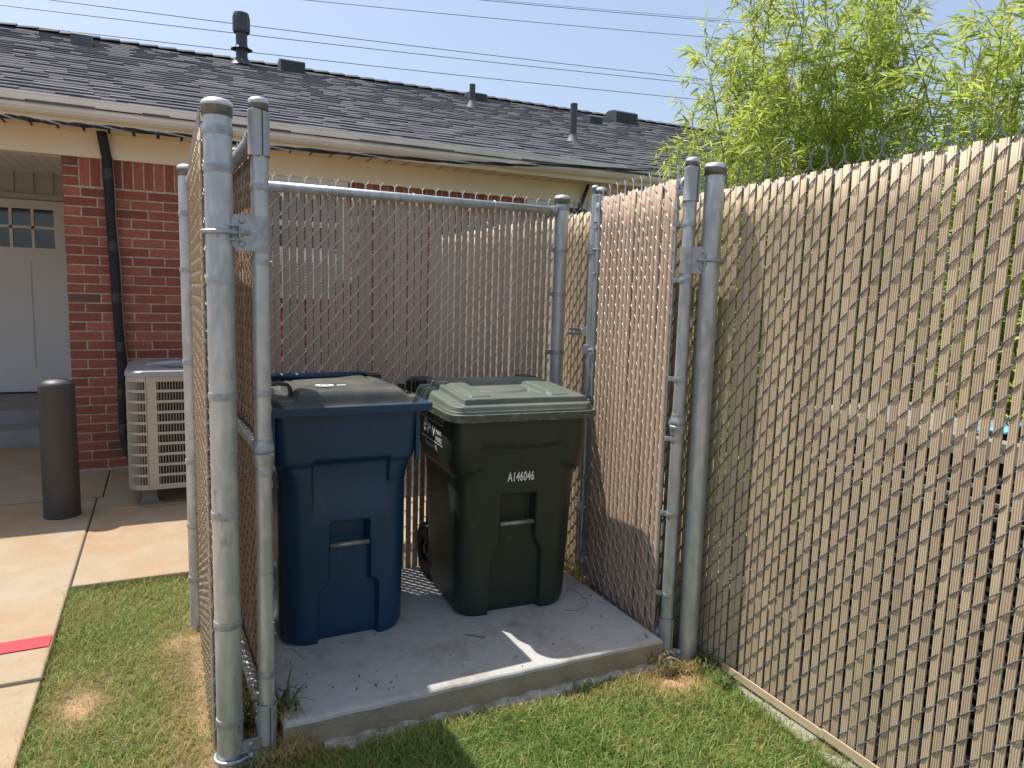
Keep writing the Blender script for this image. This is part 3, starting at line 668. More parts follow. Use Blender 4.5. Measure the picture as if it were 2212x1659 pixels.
# blue cart, local origin at its base centre on the pad
def blue_cart(ox, oy, yaw):
    t = thing('wheeled_cart', (ox, oy, .110), 'dark blue wheeled cart with a black lid and two lid handles', 'trash cart')
    H = .885
    hw = lambda z: float(np.interp(z, [0, .03, .60, .665, .70, H], [.226, .239, .243, .249, .263, .270]))
    yf = lambda z: float(np.interp(z, [0, .03, .69, .70, H], [-.292, -.300, -.312, -.328, -.336]))
    yb = lambda z: float(np.interp(z, [0, .65, .72, H], [.205, .255, .27, .285]))
    rc = lambda z: float(np.interp(z, [0, .6, .72, H], [.100, .092, .052, .042]))
    def recess(x, z):
        x = x-.009
        k = lambda w0, w1: sstep(w0+.008, w0-.004, -x)*sstep(w1+.008, w1-.004, x)
        pocket = k(.071, .071)*float(sstep(.352, .362, z)*sstep(.470, .458, z))*.065
        wdl = float(np.interp(z, [0, .195, .240, .30], [.113, .113, .073, .073])); wdr = float(np.interp(z, [0, .215, .235, .30], [.108, .108, .076, .076]))
        low = k(wdl, wdr)*float(sstep(.40, .385, z))*.034
        low = np.maximum(low, pocket)
        pan = k(.135, .145)*.022*float(sstep(.712, .704, z)*sstep(.45, .66, z))
        return low+pan
    def band(u, z, front):
        a = np.abs(u); return np.where(a > .9, .0, 0.)+0*u
    cart_body('body', hw, yf, yb, rc, H, recess, band, BLUEP, t)
    b = MB(); slab_r(b, .314, -.362, .30, .885, .914, .012); b.build('rim', BLUEP, t)
    for sx in (-1, 1):
        b = MB(); b.box((sx*.268-.008, -.320, .69), (sx*.268+.008, -.300, .884)); b.build('rib', BLUEP, t)
    def hf(x, y, e):
        sh = .024*sstep(0, .026, e)
        cen = sstep(-.205, -.165, x)*sstep(.235, .195, x)*sstep(.0, .045, e); cen = np.maximum(cen, .6*sstep(.30, .38, np.full_like(x, y))*sstep(.0, .06, e))
        front_notch = sstep(.235, .185, np.abs(x)); fr = 1-sstep(.13, .20, np.full_like(x, y))*(0.55)
        up = .030*cen*(1-.35*sstep(.28, .5, np.full_like(x, y)))+.008*np.clip(1-(x/.2)**2, 0, 1)*sstep(.02, .10, e)
        hump = .012*np.exp(-((x-.13)/.07)**2-((y-.36)/.10)**2)
        side = 0
        groove = -.004*np.exp(-((np.abs(x)-.15)/.010)**2)*sstep(.2, .3, np.full_like(x, y))
        return sh+up+hump+side+groove-.02*sstep(.35, .60, np.full_like(x, y))
    heightlid('lid', (.296, -.350, .235, .085, .05), hf, LIDB, t, .914, skirt=.0)
    for sx, rot in ((-1, .05), (1, .95)):
        b = MB(); c = Vector((-.240 if sx < 0 else .252, -.245 if sx < 0 else -.205, .934)); d = Vector((math.cos(rot), math.sin(rot), 0)); pr = Vector((-d.y, d.x, 0)); hw_ = .050
        path = [(-hw_, 0), (-hw_, .042), (-hw_+.010, .056), (0, .060), (hw_-.012, .056), (hw_, .040), (hw_+.003, 0)]
        V = []
        for (u, h) in path:
            for (q, s_) in ((-.014, -1), (.014, -1), (.014, 1), (-.014, 1)):
                inner = .010 if s_ > 0 else 0
                uu = u-math.copysign(inner, u) if abs(u) > .03 else u; hh = h-(inner if h > .04 else 0)
                V.append(c+d*uu+pr*q+Vector((0, 0, hh)))
        F = []
        for k in range(len(path)-1):
            for i in range(4): F.append((k*4+i, k*4+(i+1) % 4, k*4+4+(i+1) % 4, k*4+4+i))
        b.add(V, F); b.build('lid_handle', BLKP, t)
    b = MB(); b.tube([(-.066, -.300, .380), (.084, -.300, .380)], .0095, 16); b.build('grab_bar', BARM, t, smooth=True)
    b = MB(); b.tube([(-.26, .315, .945), (.235, .315, .945)], .017, 16); b.build('push_handle', BLUEP, t, smooth=True)
    for sx in (-1, 1):
        b = MB(); b.box((sx*.255-.03, .235, .905), (sx*.255+.03, .325, .955)); b.build('hinge_block', BLKP, t)
    for sx in (-1, 1): wheel(t, sx*.245, .215, .125)
    b = MB(); n = 28; c = (-.070, -.240)
    def disc(cx, cy, r, z, seg=None):
        V = [(cx, cy, z)]; 
        for k in range(n): V.append((cx+r*math.cos(2*math.pi*k/n), cy+r*math.sin(2*math.pi*k/n), z))
        return V, [(0, 1+k, 1+(k+1) % n) for k in range(n)]
    # recycling roundel: white disc with dark arrows, raised a hair above the lid
    zz = .914+.0640
    b.add(*disc(c[0], c[1]+.0, .034, zz)); b.box((c[0]+.045, c[1]-.010, zz-.004), (c[0]+.078, c[1]+.004, zz)); rd = b.build('roundel', DECAL, t)
    b = MB()
    for k in range(3):
        a = 2*math.pi*k/3+.3; V = []
        for (dr_, da) in ((.012, 0), (.020, 0), (.020, 1.2), (.024, 1.2), (.016, 1.75), (.008, 1.2), (.012, 1.2)): V.append((c[0]+dr_*math.cos(a+da), c[1]+dr_*math.sin(a+da), zz+.0015))
        b.add(V, [tuple(range(7))])
    b.build('arrows', BLKP, rd)
    t.rotation_euler = (0, 0, yaw); return t
def slab_r(mb, hw, y0, y1, z0, z1, r=.01):
    """hollow-looking flange ring as a solid rounded plate"""
    V = []; n = 4
    def ring(i, z):
        P = []
        for (cx, cy, a0) in ((hw-r, y0+r, -math.pi/2), (hw-r, y1-r, 0), (-hw+r, y1-r, math.pi/2), (-hw+r, y0+r, math.pi)):
            for k in range(n+1):
                a = a0+math.pi/2*k/n; P.append((cx+(r-i)*math.cos(a), cy+(r-i)*math.sin(a), z))
        return P
    R = [ring(.0, z0), ring(0, z1-.002), ring(.002, z1)]; m0 = len(R[0])
    V = sum(R, []); F = [tuple(range(m0-1, -1, -1)), tuple(2*m0+i for i in range(m0))]
    for k in range(2):
        for i in range(m0): F.append((k*m0+i, k*m0+(i+1) % m0, (k+1)*m0+(i+1) % m0, (k+1)*m0+i))
    mb.add(V, F)
blue_cart(.597, 2.918, rad(1.0))

def green_cart(ox, oy, yaw):
    t = thing('wheeled_cart', (ox, oy, .110), 'dark green wheeled cart numbered A146046 with a dusty pale green lid', 'trash cart')
    H = .850
    hw = lambda z: float(np.interp(z, [0, .035, .575, .61, .66, .72, H], [.238, .252, .264, .269, .282, .288, .298]))
    yf = lambda z: float(np.interp(z, [0, .035, .60, H], [-.272, -.284, -.316, -.345]))
    yb = lambda z: float(np.interp(z, [0, .65, .72, H], [.205, .26, .275, .30]))
    rc = lambda z: float(np.interp(z, [0, .5, .72, H], [.085, .085, .085, .075]))
    def recess(x, z):
        x = x+.008
        k = lambda w0, w1: sstep(w0+.008, w0-.004, -x)*sstep(w1+.008, w1-.004, x)
        pocket = k(.074, .074)*float(sstep(.372, .382, z)*sstep(.520, .506, z))*.060
        wd = float(np.interp(z, [0, .235, .305, .33], [.108, .106, .075, .075])); wr = float(np.interp(z, [0, .265, .325, .33], [.118, .110, .078, .077]))
        low = np.maximum(k(wd, wr)*float(sstep(.42, .405, z))*.034, pocket)
        smz = .727-.010*np.cos(x/.17*1.4)
        smile = -.008*sstep(.19, .15, np.abs(x))*sstep(0, .010, z-smz)*sstep(.84, .74, np.full_like(x, z))
        return low+smile
    def band(u, z, front):
        a = np.abs(u)
        c = np.where(front, sstep(.52, .80, a), 1.)
        zed = .600+.035*np.where(front, 1-sstep(.6, 1., a), 0)
        return .016*c*sstep(-.004, .012, z-zed)*sstep(.86, .70, np.full_like(u, z))
    cart_body('body', hw, yf, yb, rc, H, recess, band, GREENP, t)
    b = MB(); slab_r(b, .327, -.374, .31, .835, .866, .075)
    rimo = b.build('rim', RIMG, t, smooth=False); md = rimo.modifiers.new('b', 'BEVEL'); md.width = .009; md.segments = 4
    autosmooth(rimo, 40)
    def hf(x, y, e):
        yy = np.full_like(x, y); ax = np.abs(x)
        base = .020*sstep(0, .014, e)+.030*np.clip(y/.6, 0, 1)*sstep(0, .03, e)
        front = .045+.010*(x/.3)**2*0+.006*np.cos(x*6)
        plat = .022*sstep(-.002, .003, yy-front)*sstep(-.262, -.252, x)*sstep(.290, .280, x)
        plat2 = .008*sstep(.225, .205, ax)*sstep(.10, .13, yy)
        trough = -.014*sstep(.150, .135, ax)*sstep(.125, .135, yy)*sstep(.43, .40, yy)
        crescent = -.014*sstep(.13, .11, ax)*np.exp(-((yy-.235-.05*(x/.13)**2)/.012)**2)
        bar = .007*(sstep(.128, .140, ax)*sstep(.222, .212, ax))*sstep(.075, .085, yy)*sstep(.40, .36, yy)
        rear = -.012*sstep(.50, .62, yy)
        return base+plat+plat2*.5+trough+crescent+bar+rear
    heightlid('lid', (.315, -.360, .265, .070, .05), hf, LIDG, t, .874, nu=170, nv=200, skirt=.03)
    b = MB(); b.tube([(-.084, -.292, .393), (.068, -.292, .393)], .0095, 16); b.build('grab_bar', BARM, t, smooth=True)
    b = MB(); b.tube([(-.26, .325, .880), (.26, .325, .880)], .015, 16); b.build('push_handle', BLKP, t, smooth=True)
    for sx in (-1, 1):
        b = MB(); b.bbox((sx*.262-.042, .215, .885), (sx*.262+.042, .325, .938), .008); b.bbox((sx*.262-.05, .265, .87), (sx*.262+.05, .33, .922), .008); b.build('hinge_block', BLKP, t)
    for sx in (-1, 1): wheel(t, sx*.232, .235, .125)
    # front number
    decal(t, 'A146046', .118, .040, lambda u, v: (-.066+u, -.2840-(.576+v-.035)*.0566-.0015, .576+v), DECAL, 'serial_number', 1.05)
    # side print: u runs along the side towards the viewer, v up; the wall leans outward with height
    def side(y0, z0, slope=-.0):
        def f(u, v):
            y = y0-u; z = z0+v; 
            x = -(hw(z)+.016*float(sstep(.86, .70, z))*float(sstep(-.004, .012, z-.6)))-.0020
            return (x, y, z)
        return f
    Y = lambda y: y-oy
    decal(t, 'The City of Edmond', .385, .024, side(.195, .797), DECALG, 'lettering', 1.15)
    decal(t, 'e', .062, .056, side(.090, .731), DECAL, 'emblem', 1)
    decal(t, 'PW', .106, .046, side(.020, .727), DECAL, 'lettering', .95)
    decal(t, 'PUBLIC', .074, .017, side(-.098, .748), DECAL, 'lettering', 1)
    decal(t, 'WORKS', .084, .021, side(-.096, .716), DECAL, 'lettering', 1)
    decal(t, 'SOLID WASTE', .170, .023, side(.060, .672), DECAL, 'lettering', 1.1)
    for (y0, z0, w_, mm) in ((.20, .790, .39, DECALG), (.11, .706, .305, DECAL)):
        b = MB(); fn = side(y0, z0); n = 10; V = []
        for k in range(n+1): V += [fn(w_*k/n, 0), fn(w_*k/n, .0045)]
        b.add(V, [(2*k, 2*k+2, 2*k+3, 2*k+1) for k in range(n)]); b.build('printed_line', mm, t)
    b = MB(); fn = side(.080, .784); V = [fn(0, 0), fn(.03, 0), fn(.026, .010), fn(.018, .018), fn(.015, .030), fn(.012, .018), fn(.004, .010)]; b.add(V, [tuple(range(7))]); b.build('emblem', DECALG, t)
    t.rotation_euler = (0, 0, yaw); return t
green_cart(1.321, 2.875, rad(-3.0))

# ---------------------------------------------------------------- building
bd = thing('brick_building', (1.0, 6.1, 0), 'low red brick building with a dark shingle roof and cream trim behind the fences', 'building')
YB = 6.09; XC = -.612; XE = 9.0
b = MB(); b.box((XC+.006, YB+.006, -.1), (.74, YB+.10, 2.34)); b.box((1.405, YB+.006, -.1), (3.05, YB+.10, 2.34)); b.box((.738, YB+.007, -.1), (1.407, YB+.10, 1.55)); b.box((3.75, YB+.006, -.1), (XE, YB+.10, 2.34)); b.box((3.04, YB+.007, -.1), (3.76, YB+.1, 1.55))
b.box((XC+.006, YB+.1, -.1), (XC+.12, 8.8, 2.5))
b.build('mortar_wall', MORTAR, bd)
holes = [(.74, 1.405, 1.55, 2.4), (3.05, 3.75, 1.55, 2.4)]
def bricks(x0, x1, z0, z1, y, flipx=False):
    mb = MB(); ch = .0686; row = 0; z = z0; bl = .2035; gp = .0105
    while z+ch <= z1+.002:
        off = (row % 2)*.5*(bl+gp); x = x0
        first = bl*.5 if row % 2 else bl
        while x < x1:
            wdt = first if x == x0 else bl; xe = min(x+wdt, x1)
            if not any(xe > h[0] and x < h[1] and z+ch > h[2] and z < h[3] for h in holes):
                tv = random.choices([random.uniform(.30, .95), random.uniform(0, .12)], [.955, .045])[0]; j = lambda: random.uniform(-.0012, .0012)
                mb.bbrick(x+j(), xe+j(), y+j()*1.2, z+gp+j(), z+ch+j(), tv)
            x = xe+gp; first = bl
        z += ch; row += 1
    return mb
def bbrick(s, x0, x1, y, z0, z1, t):
    c = .002
    V = [(x0, y+.02, z0), (x1, y+.02, z0), (x1, y+.02, z1), (x0, y+.02, z1), (x0, y+c, z0), (x1, y+c, z0), (x1, y+c, z1), (x0, y+c, z1), (x0+c, y, z0+c), (x1-c, y, z0+c), (x1-c, y, z1-c), (x0+c, y, z1-c)]
    F = [(8, 9, 10, 11)]
    for a, b_ in ((0, 4), (4, 8)):
        for i in range(4): F.append((a+i, a+(i+1) % 4, b_+(i+1) % 4, b_+i))
    s.add(V, F, t)
MB.bbrick = bbrick
random.seed(11)
mb = bricks(XC, XE, .05, 2.112, YB)
for k in range(3):   # stacked bricks at the very end of the soldier course
    mb.bbrick(XC, XC+.0975, YB, 2.112+.0105+k*.0686, 2.112+.0686*(k+1), [.6, .5, .1][k])
mb.build('brick_wall', BRICK, bd)
for (xa, xb) in ((XC+.108, .74), (1.41, 3.05), (3.755, XE)):
    mb = MB(); x = xa
    while x < xb-.05: mb.bbrick(x, x+.0575, YB, 2.124, 2.32, random.uniform(.3, .95)); x += .0686
    mb.build('soldier_course', SOLDB, bd)
# frieze, soffit, fascia, gutter
b = MB(); b.box((-6, YB-.035, 2.318), (XE, YB+.0, 2.497)); b.build('frieze_board', CREAM, bd)
b = MB(); x = -6.0
while x < XE:     # soffit panels with v-grooves
    b.box((x+.010, 5.815, 2.490), (x+.144, YB-.02, 2.4985)); x += .154
sf = b.build('soffit', SOFM, bd)
b = MB(); b.box((-6, 5.815, 2.4995), (XE, YB-.02, 2.506)); b.build('soffit_backing', JOINT, sf)
b = MB(); b.box((-6, 5.795, 2.486), (XE, 5.815, 2.60)); b.build('fascia', CREAM, bd)
b = MB(); prof = [(5.793, 2.525), (5.755, 2.525), (5.735, 2.535), (5.715, 2.555), (5.712, 2.575), (5.700, 2.590), (5.692, 2.612), (5.690, 2.626), (5.684, 2.630), (5.684, 2.637), (5.694, 2.637), (5.697, 2.630), (5.793, 2.560)]
xs = np.linspace(-6, XE, 90); V = []
sag = lambda x: .006*math.sin(x*1.1)+(.010*math.exp(-((x-3.1)/.5)**2))
for x in xs: V += [(x, y, z+sag(x)*-.5) for (y, z) in prof]
n = len(prof); F = [(k*n+i, (k+1)*n+i, (k+1)*n+i+1, k*n+i+1) for k in range(len(xs)-1) for i in range(n-1)]
b.add(V, F); b.build('gutter', GUTM, bd)
# roof slope
SL = (4.25-2.60)/(10-5.75)
def rz(y, x=0): return 2.60+SL*(y-5.75)+.006*(y-5.75)/4.28*(x-1)
b = MB(); b.add([(-6, 5.76, rz(5.76, -6)-.05), (XE, 5.76, rz(5.76, XE)-.05), (XE, 10, rz(10, XE)-.05), (-6, 10, rz(10, -6)-.05), (-6, 14.3, 2.6), (XE, 14.3, 2.6)], [(0, 1, 2, 3), (3, 2, 5, 4)])
roof = b.build('roof', SHING, bd); b = None
EXPO = .135; slen = 4.28; ncourse = int(slen/EXPO)+1
mb = MB(); random.seed(5)
for c in range(ncourse):
    y0 = 5.70+c*EXPO*.934; y1 = min(y0+EXPO*.934+.02, 10.0)
    x = -6-random.random()*.3; bt = random.uniform(.3, .6)
    while x < XE:
        wdt = random.choice([.10, .14, .17, .22, .28]); up = random.random() < .62; th = .019 if up else .010
        yj = random.uniform(-.002, .002)-(0.004 if up else 0); t = min(1, max(0, random.gauss(.78 if up else .42, .16)))
        xa, xb = x+.001, x+wdt
        P = []
        for (xx, yy, dz) in ((xa, y0+yj, 0), (xb, y0+yj, 0), (xb, y1, .0), (xa, y1, .0)):
            P.append((xx, yy, rz(yy, xx)+dz-.003))
        Q = [(P[0][0], P[0][1], P[0][2]+th), (P[1][0], P[1][1], P[1][2]+th), (P[2][0], P[2][1], P[2][2]+.003), (P[3][0], P[3][1], P[3][2]+.003)]
        mb.add(P[:2]+[P[2], P[3]]+Q, [(4, 5, 6, 7), (0, 1, 5, 4), (1, 2, 6, 5), (3, 0, 4, 7)], t)
        x += wdt
mb.build('shingles', SHING, roof)
mb = MB(); x = -6
while x < XE:   # overlapping ridge caps
    z = rz(10, x); mb.add([(x, 9.87, z-.055+.010), (x+.24, 9.87, z-.055+.028), (x+.24, 10, z+.028), (x, 10, z+.008), (x+.24, 10.13, z-.03), (x, 10.13, z-.05), (x+.24, 9.87, z-.06), (x+.24, 10, z-.0)], [(0, 1, 2, 3), (3, 2, 4, 5), (1, 6, 7, 2)], random.uniform(.2, .6)); x += .2
mb.build('ridge_cap', SHING, roof)
def vpipe(x, y, h, r, cap=False):
    z = rz(y, x); b = MB(); b.tube([(x, y, z-.05), (x, y, z+h)], r, 18); p = b.build('vent_pipe', PIPEM, bd, smooth=False); autosmooth(p)
    b = MB(); b.lathe([(r*2.3, -.035), (r*1.7, .015), (r*1.15, .055), (r*1.02, .075)], (x, y, z), 20)
    b.build('pipe_flashing', LEADM if not cap else PIPEM, p, smooth=True)
    if cap:
        b = MB(); b.lathe([(r*1.9, .16), (r*1.3, .17), (r*1.1, .20)], (x, y, z), 20); b.build('storm_collar', PIPEM, p, smooth=True)
        b = MB(); 
        prof = [(r*1.35, h-.07), (r*1.5, h-.05), (r*1.5, h+.10), (r*1.3, h+.15), (r*.6, h+.17), (.001, h+.172)]; n = 28; V = []; F = []
        for (q, zz) in prof:
            for k in range(n): th = 2*math.pi*k/n; rr = q*(1-.07*(k % 2)*(1 if h-.06 < zz < h+.12 else 0)); V.append((x+rr*math.cos(th), y+rr*math.sin(th), z+zz))
        for i in range(len(prof)-1):
            for k in range(n): F.append((i*n+k, i*n+(k+1) % n, (i+1)*n+(k+1) % n, (i+1)*n+k))
        b.add(V, F); b.build('rain_cap', PIPEM, p)
vpipe(.94, 9.58, .42, .066, True)
vpipe(3.56, 8.69, .27, .037); vpipe(4.065, 7.023, .40, .040)
def rvent(x, y, w_, d_, h_, m=VENTM):
    z = rz(y, x); b = MB()
    pr = [(y-d_/2, 0), (y-d_/2, h_*.75), (y-d_*.28, h_), (y+d_*.25, h_*1.15), (y+d_/2, h_*.95)]
    prof = [(yy, rz(yy, x)-.02 if k == 0 else rz(y, x)+hh) for k, (yy, hh) in enumerate(pr)]+[(y+d_/2, rz(y+d_/2, x)-.02)]
    V = [(x-w_/2, yy, zz) for (yy, zz) in prof]+[(x+w_/2, yy, zz) for (yy, zz) in prof]; n = len(prof)
    b.add(V, [tuple(range(n-1, -1, -1)), tuple(range(n, 2*n))]+[(i, i+1, n+i+1, n+i) for i in range(n-1)])
    for k in range(int(w_/.035)):
        xx = x-w_/2+.015+k*.035; b.box((xx, y-d_/2-.006, rz(y-d_/2, x)+.01), (xx+.012, y-d_/2-.001, z+h_*.62))
    b.build('roof_vent', m, bd)
rvent(-.68, 9.13, .19, .22, .10, mat('weathered_metal_vent', (.12, .12, .12, 1), .4, .6)); rvent(1.52, 9.62, .29, .26, .11); rvent(3.92, 9.45, .24, .24, .08); rvent(5.42, 8.84, .20, .20, .085); rvent(6.30, 9.45, .38, .30, .13)
# windows
def window(x0, x1, z0, z1):
    f = .045; b = MB(); y = YB-.02
    b.box((x0, y, z0), (x0+f, y+.06, z1)); b.box((x1-f, y, z0), (x1, y+.06, z1)); b.box((x0+f, y, z1-f), (x1-f, y+.06, z1)); b.box((x0+f, y, z0), (x1-f, y+.06, z0+.03))
    zm = z0+(z1-z0)*.53; b.box((x0+f, y+.012, zm-.024), (x1-f, y+.05, zm+.022)); w_ = b.build('window', WHITE, bd)
    b = MB(); b.box((x0+f, y+.045, z0+.03), (x1-f, y+.05, z1-f)); b.build('pane', GLASS, w_)
    b = MB(); z = z0+.05
    while z < z1-f-.01: b.obox((.5*(x0+x1), y+.036, z), (Vector((1, 0, 0)), Vector((0, .8, .6)), Vector((0, -.6, .8))), ((x1-x0)/2-f-.012, .007, .001)); z += .022
    b.build('blinds', BLIND, w_)
window(.742, 1.403, 1.552, 2.317); window(3.052, 3.748, 1.552, 2.317)
b = MB()
for (x0, x1) in ((.72, 1.425), (3.03, 3.77)): b = MB(); b.box((x0, YB-.05, 1.515), (x1, YB+.02, 1.550)); b.build('window_sill', CREAM, bd)
# porch: recess, siding, door, steps
YD = 8.75
b = MB(); b.box((-4.0, 5.99+.0, 2.322), (XC, YB-.036, 2.33)); 
zc = 2.507
b = MB(); x = -5.9
while x < XC: b.box((x+.003, YB+.10, zc), (min(x+.085, XC), YD, zc+.006)); x += .088
b.box((-5.9, YB+.1, zc+.004), (XC, YD, zc+.02)); b.build('porch_ceiling', CEILM, bd)
b = MB(); b.box((-6, YB, 2.318), (XC-.001, YB+.10, 2.52)); b.build('porch_beam', CREAM, bd)
b = MB(); b.box((-4, YD, .2), (XC, YD+.1, zc)); 
x = -4+.05
while x < XC: b.box((x, YD-.018, 2.31), (x+.02, YD, zc)); x += .165
b.box((-4, YD-.03, 2.245), (XC, YD, 2.30)); b.build('porch_siding', TRIMT, bd)
b = MB(); slab(b, -4, 7.2, XC, 7.56, 0, .176, .01); slab(b, -4, 7.56, XC, YD, 0, .296, .01); b.build('porch_step', STEPC, bd)
dc = -1.24; b = MB(); yd = YD-.035
def dbox(x0, z0, x1, z1, y0=yd, y1=YD): b.box((x0, y0, z0), (x1, y1, z1))
DX0, DX1, DZ0, DZ1 = dc-.455, dc+.455, .31, 2.235
lz = [1.442+(z-1.442)*1.243 for z in (1.702, 1.865, 2.011)]; pz_ = [1.442+(z-1.442)*1.243 for z in (.724, 1.588)]
lx = [dc-.275, dc-.092, dc+.092, dc+.275]
b.box((DX0, yd+.01, DZ0), (DX1, YD, lz[0]))
b.box((DX0, yd, lz[0]), (lx[0], YD, lz[2])); b.box((lx[3], yd, lz[0]), (DX1, YD, lz[2])); b.box((DX0, yd, lz[2]), (DX1, YD, DZ1))
b.box((DX0, yd, pz_[1]), (DX1, yd+.012, lz[0])); b.box((DX0, yd, DZ0), (DX1, yd+.012, pz_[0]))
for (a, c) in ((DX0, dc-.30), (dc-.055, dc+.055), (dc+.30, DX1)): b.box((a, yd, pz_[0]), (c, yd+.012, pz_[1]))
for xx in lx[1:3]: b.box((xx-.013, yd, lz[0]), (xx+.013, yd+.02, lz[2]))
b.box((lx[0], yd, lz[1]-.013), (lx[3], yd+.021, lz[1]+.013))
door = b.build('door', mat('pale_grey_door_paint', (.66, .66, .65, 1), .45, 0, noise=[(2, (.6, .6, .59, 1), .5, .4, .8)]), bd)
b = MB(); b.box((lx[0], yd+.022, lz[0]), (lx[3], yd+.025, lz[2])); b.build('pane', GLASS, door)
b = MB(); b.box((DX0-.08, YD-.02, .30), (DX0-.004, YD+.0, 2.245)); b.box((DX1+.004, YD-.02, .30), (DX1+.08, YD, 2.245)); b.build('door_frame', WHITE, bd)
b = MB(); b.box((DX0, yd-.03, .294), (DX1, yd+.02, .312)); b.build('threshold', JOINT, bd)
b = MB(); b.tube([(DX0+.07, yd, 1.25), (DX0+.07, yd-.05, 1.25)], .025, 14); b.build('handle', GALVD, door)
rel(bd)
# conduit on the wall far right
b = MB(); b.tube([(3.66, 6.0, 2.49), (3.64, 6.02, 2.40), (3.615, 6.05, 2.30), (3.60, 6.06, 2.0), (3.60, 6.06, .3)], .018, 10)
tag(b.build('conduit', CABLE, smooth=True), 'thin black conduit running down the brick wall from the soffit at far right', 'conduit')
# window air conditioner
ac = thing('window_air_conditioner', (1.02, 5.9, 1.36), 'white louvred air conditioner sticking out of the window behind the back fence', 'air conditioner')
WP = mat('white_appliance_plastic', srgb(214, 212, 208), .45)
b = MB(); b.box((.828, 5.752, 1.363), (1.20, 6.085, 1.73)); b.build('casing', WP, ac)
b = MB(); b.box((.868, 5.746, 1.39), (1.175, 5.7515, 1.635)); gr = b.build('grille', COIL, ac)
b = MB(); z = 1.392
while z < 1.634: b.box((.868, 5.738, z), (1.175, 5.7462, z+.005)); z += .0115
for k in range(9): b.box((.868+k*.0378, 5.7365, 1.39), (.8725+k*.0378, 5.7378, 1.635))
b.build('slat', WP, gr)
b = MB()
for i in range(5):
    for j in range(11): b.box((.8262, 5.79+i*.05, 1.42+j*.018), (.8278, 5.82+i*.05, 1.431+j*.018))
b.build('side_louver', COIL, ac)
b = MB(); b.box((.79, 6.03, 1.60), (.828, 6.06, 1.75)); b.box((1.20, 6.03, 1.58), (1.355, 6.06, 1.75)); b.box((.79, 6.03, 1.731), (1.355, 6.061, 1.765)); b.build('side_curtain', WP, ac)
rel(ac)
# insulated line set
ls = thing('refrigerant_line', (-.30, 6.0, .1), 'black insulated pipe taped at intervals running down the brick wall to the condenser', 'insulated pipe')
LP_ = [(-.352, 5.97, 2.50), (-.345, 6.0, 2.44), (-.328, 6.045, 2.32), (-.322, 6.035, 2.10), (-.318, 6.04, 1.906), (-.312, 6.045, 1.72), (-.305, 6.035, 1.55), (-.300, 6.045, 1.31), (-.293, 6.05, 1.073), (-.281, 6.045, .83), (-.286, 6.05, .60), (-.288, 6.045, .45), (-.285, 6.03, .30), (-.262, 6.0, .18), (-.215, 5.95, .13), (-.12, 5.86, .13)]
b = MB(); b.tube(LP_, .033, 14); b.build('insulation', BLACK, ls, smooth=True)
for (i, f_) in ((2, .5), (5, .1), (6, .9), (8, .4), (9, .9), (11, .6)):
    p = Vector(LP_[i]).lerp(Vector(LP_[i+1]), f_); d = (Vector(LP_[i+1])-Vector(LP_[i])).normalized()
    b = MB(); b.tube([p-d*.035, p-d*.02, p+d*.015, p+d*.035], [.0345, .036, .0352, .0345], 14); b.build('tape', TAPE, ls)
b = MB(); b.tube([(p[0]+.036+.004*math.sin(i*2), p[1]-.012, p[2]) for i, p in enumerate(LP_[2:13])], .004, 6); b.build('thermostat_wire', mat('wire_brown', (.25, .15, .1, 1), .6), ls, smooth=True)
rel(ls)

# ---------------------------------------------------------------- condenser unit
cu_ = thing('condenser_unit', (.18, 5.35, .05), 'beige louvred outdoor air conditioning condenser beside the brick wall', 'air conditioner')
def rrect(x0, y0, x1, y1, r, step=.02):
    P = []
    def seg(a, b_):
        n = max(2, int((Vector(b_)-Vector(a)).length/step)); return [tuple(Vector(a).lerp(Vector(b_), k/n)) for k in range(n)]
    P += seg((x0+r, y0), (x1-r, y0))
    for (cx, cy, a0, nxt) in ((x1-r, y0+r, -math.pi/2, ((x1, y0+r), (x1, y1-r))), (x1-r, y1-r, 0, ((x1-r, y1), (x0+r, y1))), (x0+r, y1-r, math.pi/2, ((x0, y1-r), (x0, y0+r))), (x0+r, y0+r, math.pi, None)):
        n = max(3, int(r*math.pi/2/step))
        P += [(cx+r*math.cos(a0+math.pi/2*k/n), cy+r*math.sin(a0+math.pi/2*k/n)) for k in range(n)]
        if nxt: P += seg(*nxt)
    return P
CX0, CY0, CX1, CY1 = -.222, 4.965, .56, 5.745; R_ = .115
def strip(mb, P, z0, z1, d=0.0, thick=.006):
    n = len(P); V = []
    for (x, y) in P: V += [(x, y, z0), (x, y, z1)]
    mb.add(V, [(2*k, 2*((k+1) % n), 2*((k+1) % n)+1, 2*k+1) for k in range(n)])
outer = rrect(CX0, CY0, CX1, CY1, R_, .013); inner = rrect(CX0+.022, CY0+.022, CX1-.022, CY1-.022, R_-.022, .03)
b = MB(); strip(b, inner, .17, .87); b.build('coil', COIL, cu_)
b = MB(); rows = 10; zb, zt = .175, .845; pitch = (zt-zb)/rows
for k in range(rows+1): strip(b, outer, zb+k*pitch-.0085, zb+k*pitch+.0085)
n = len(outer)
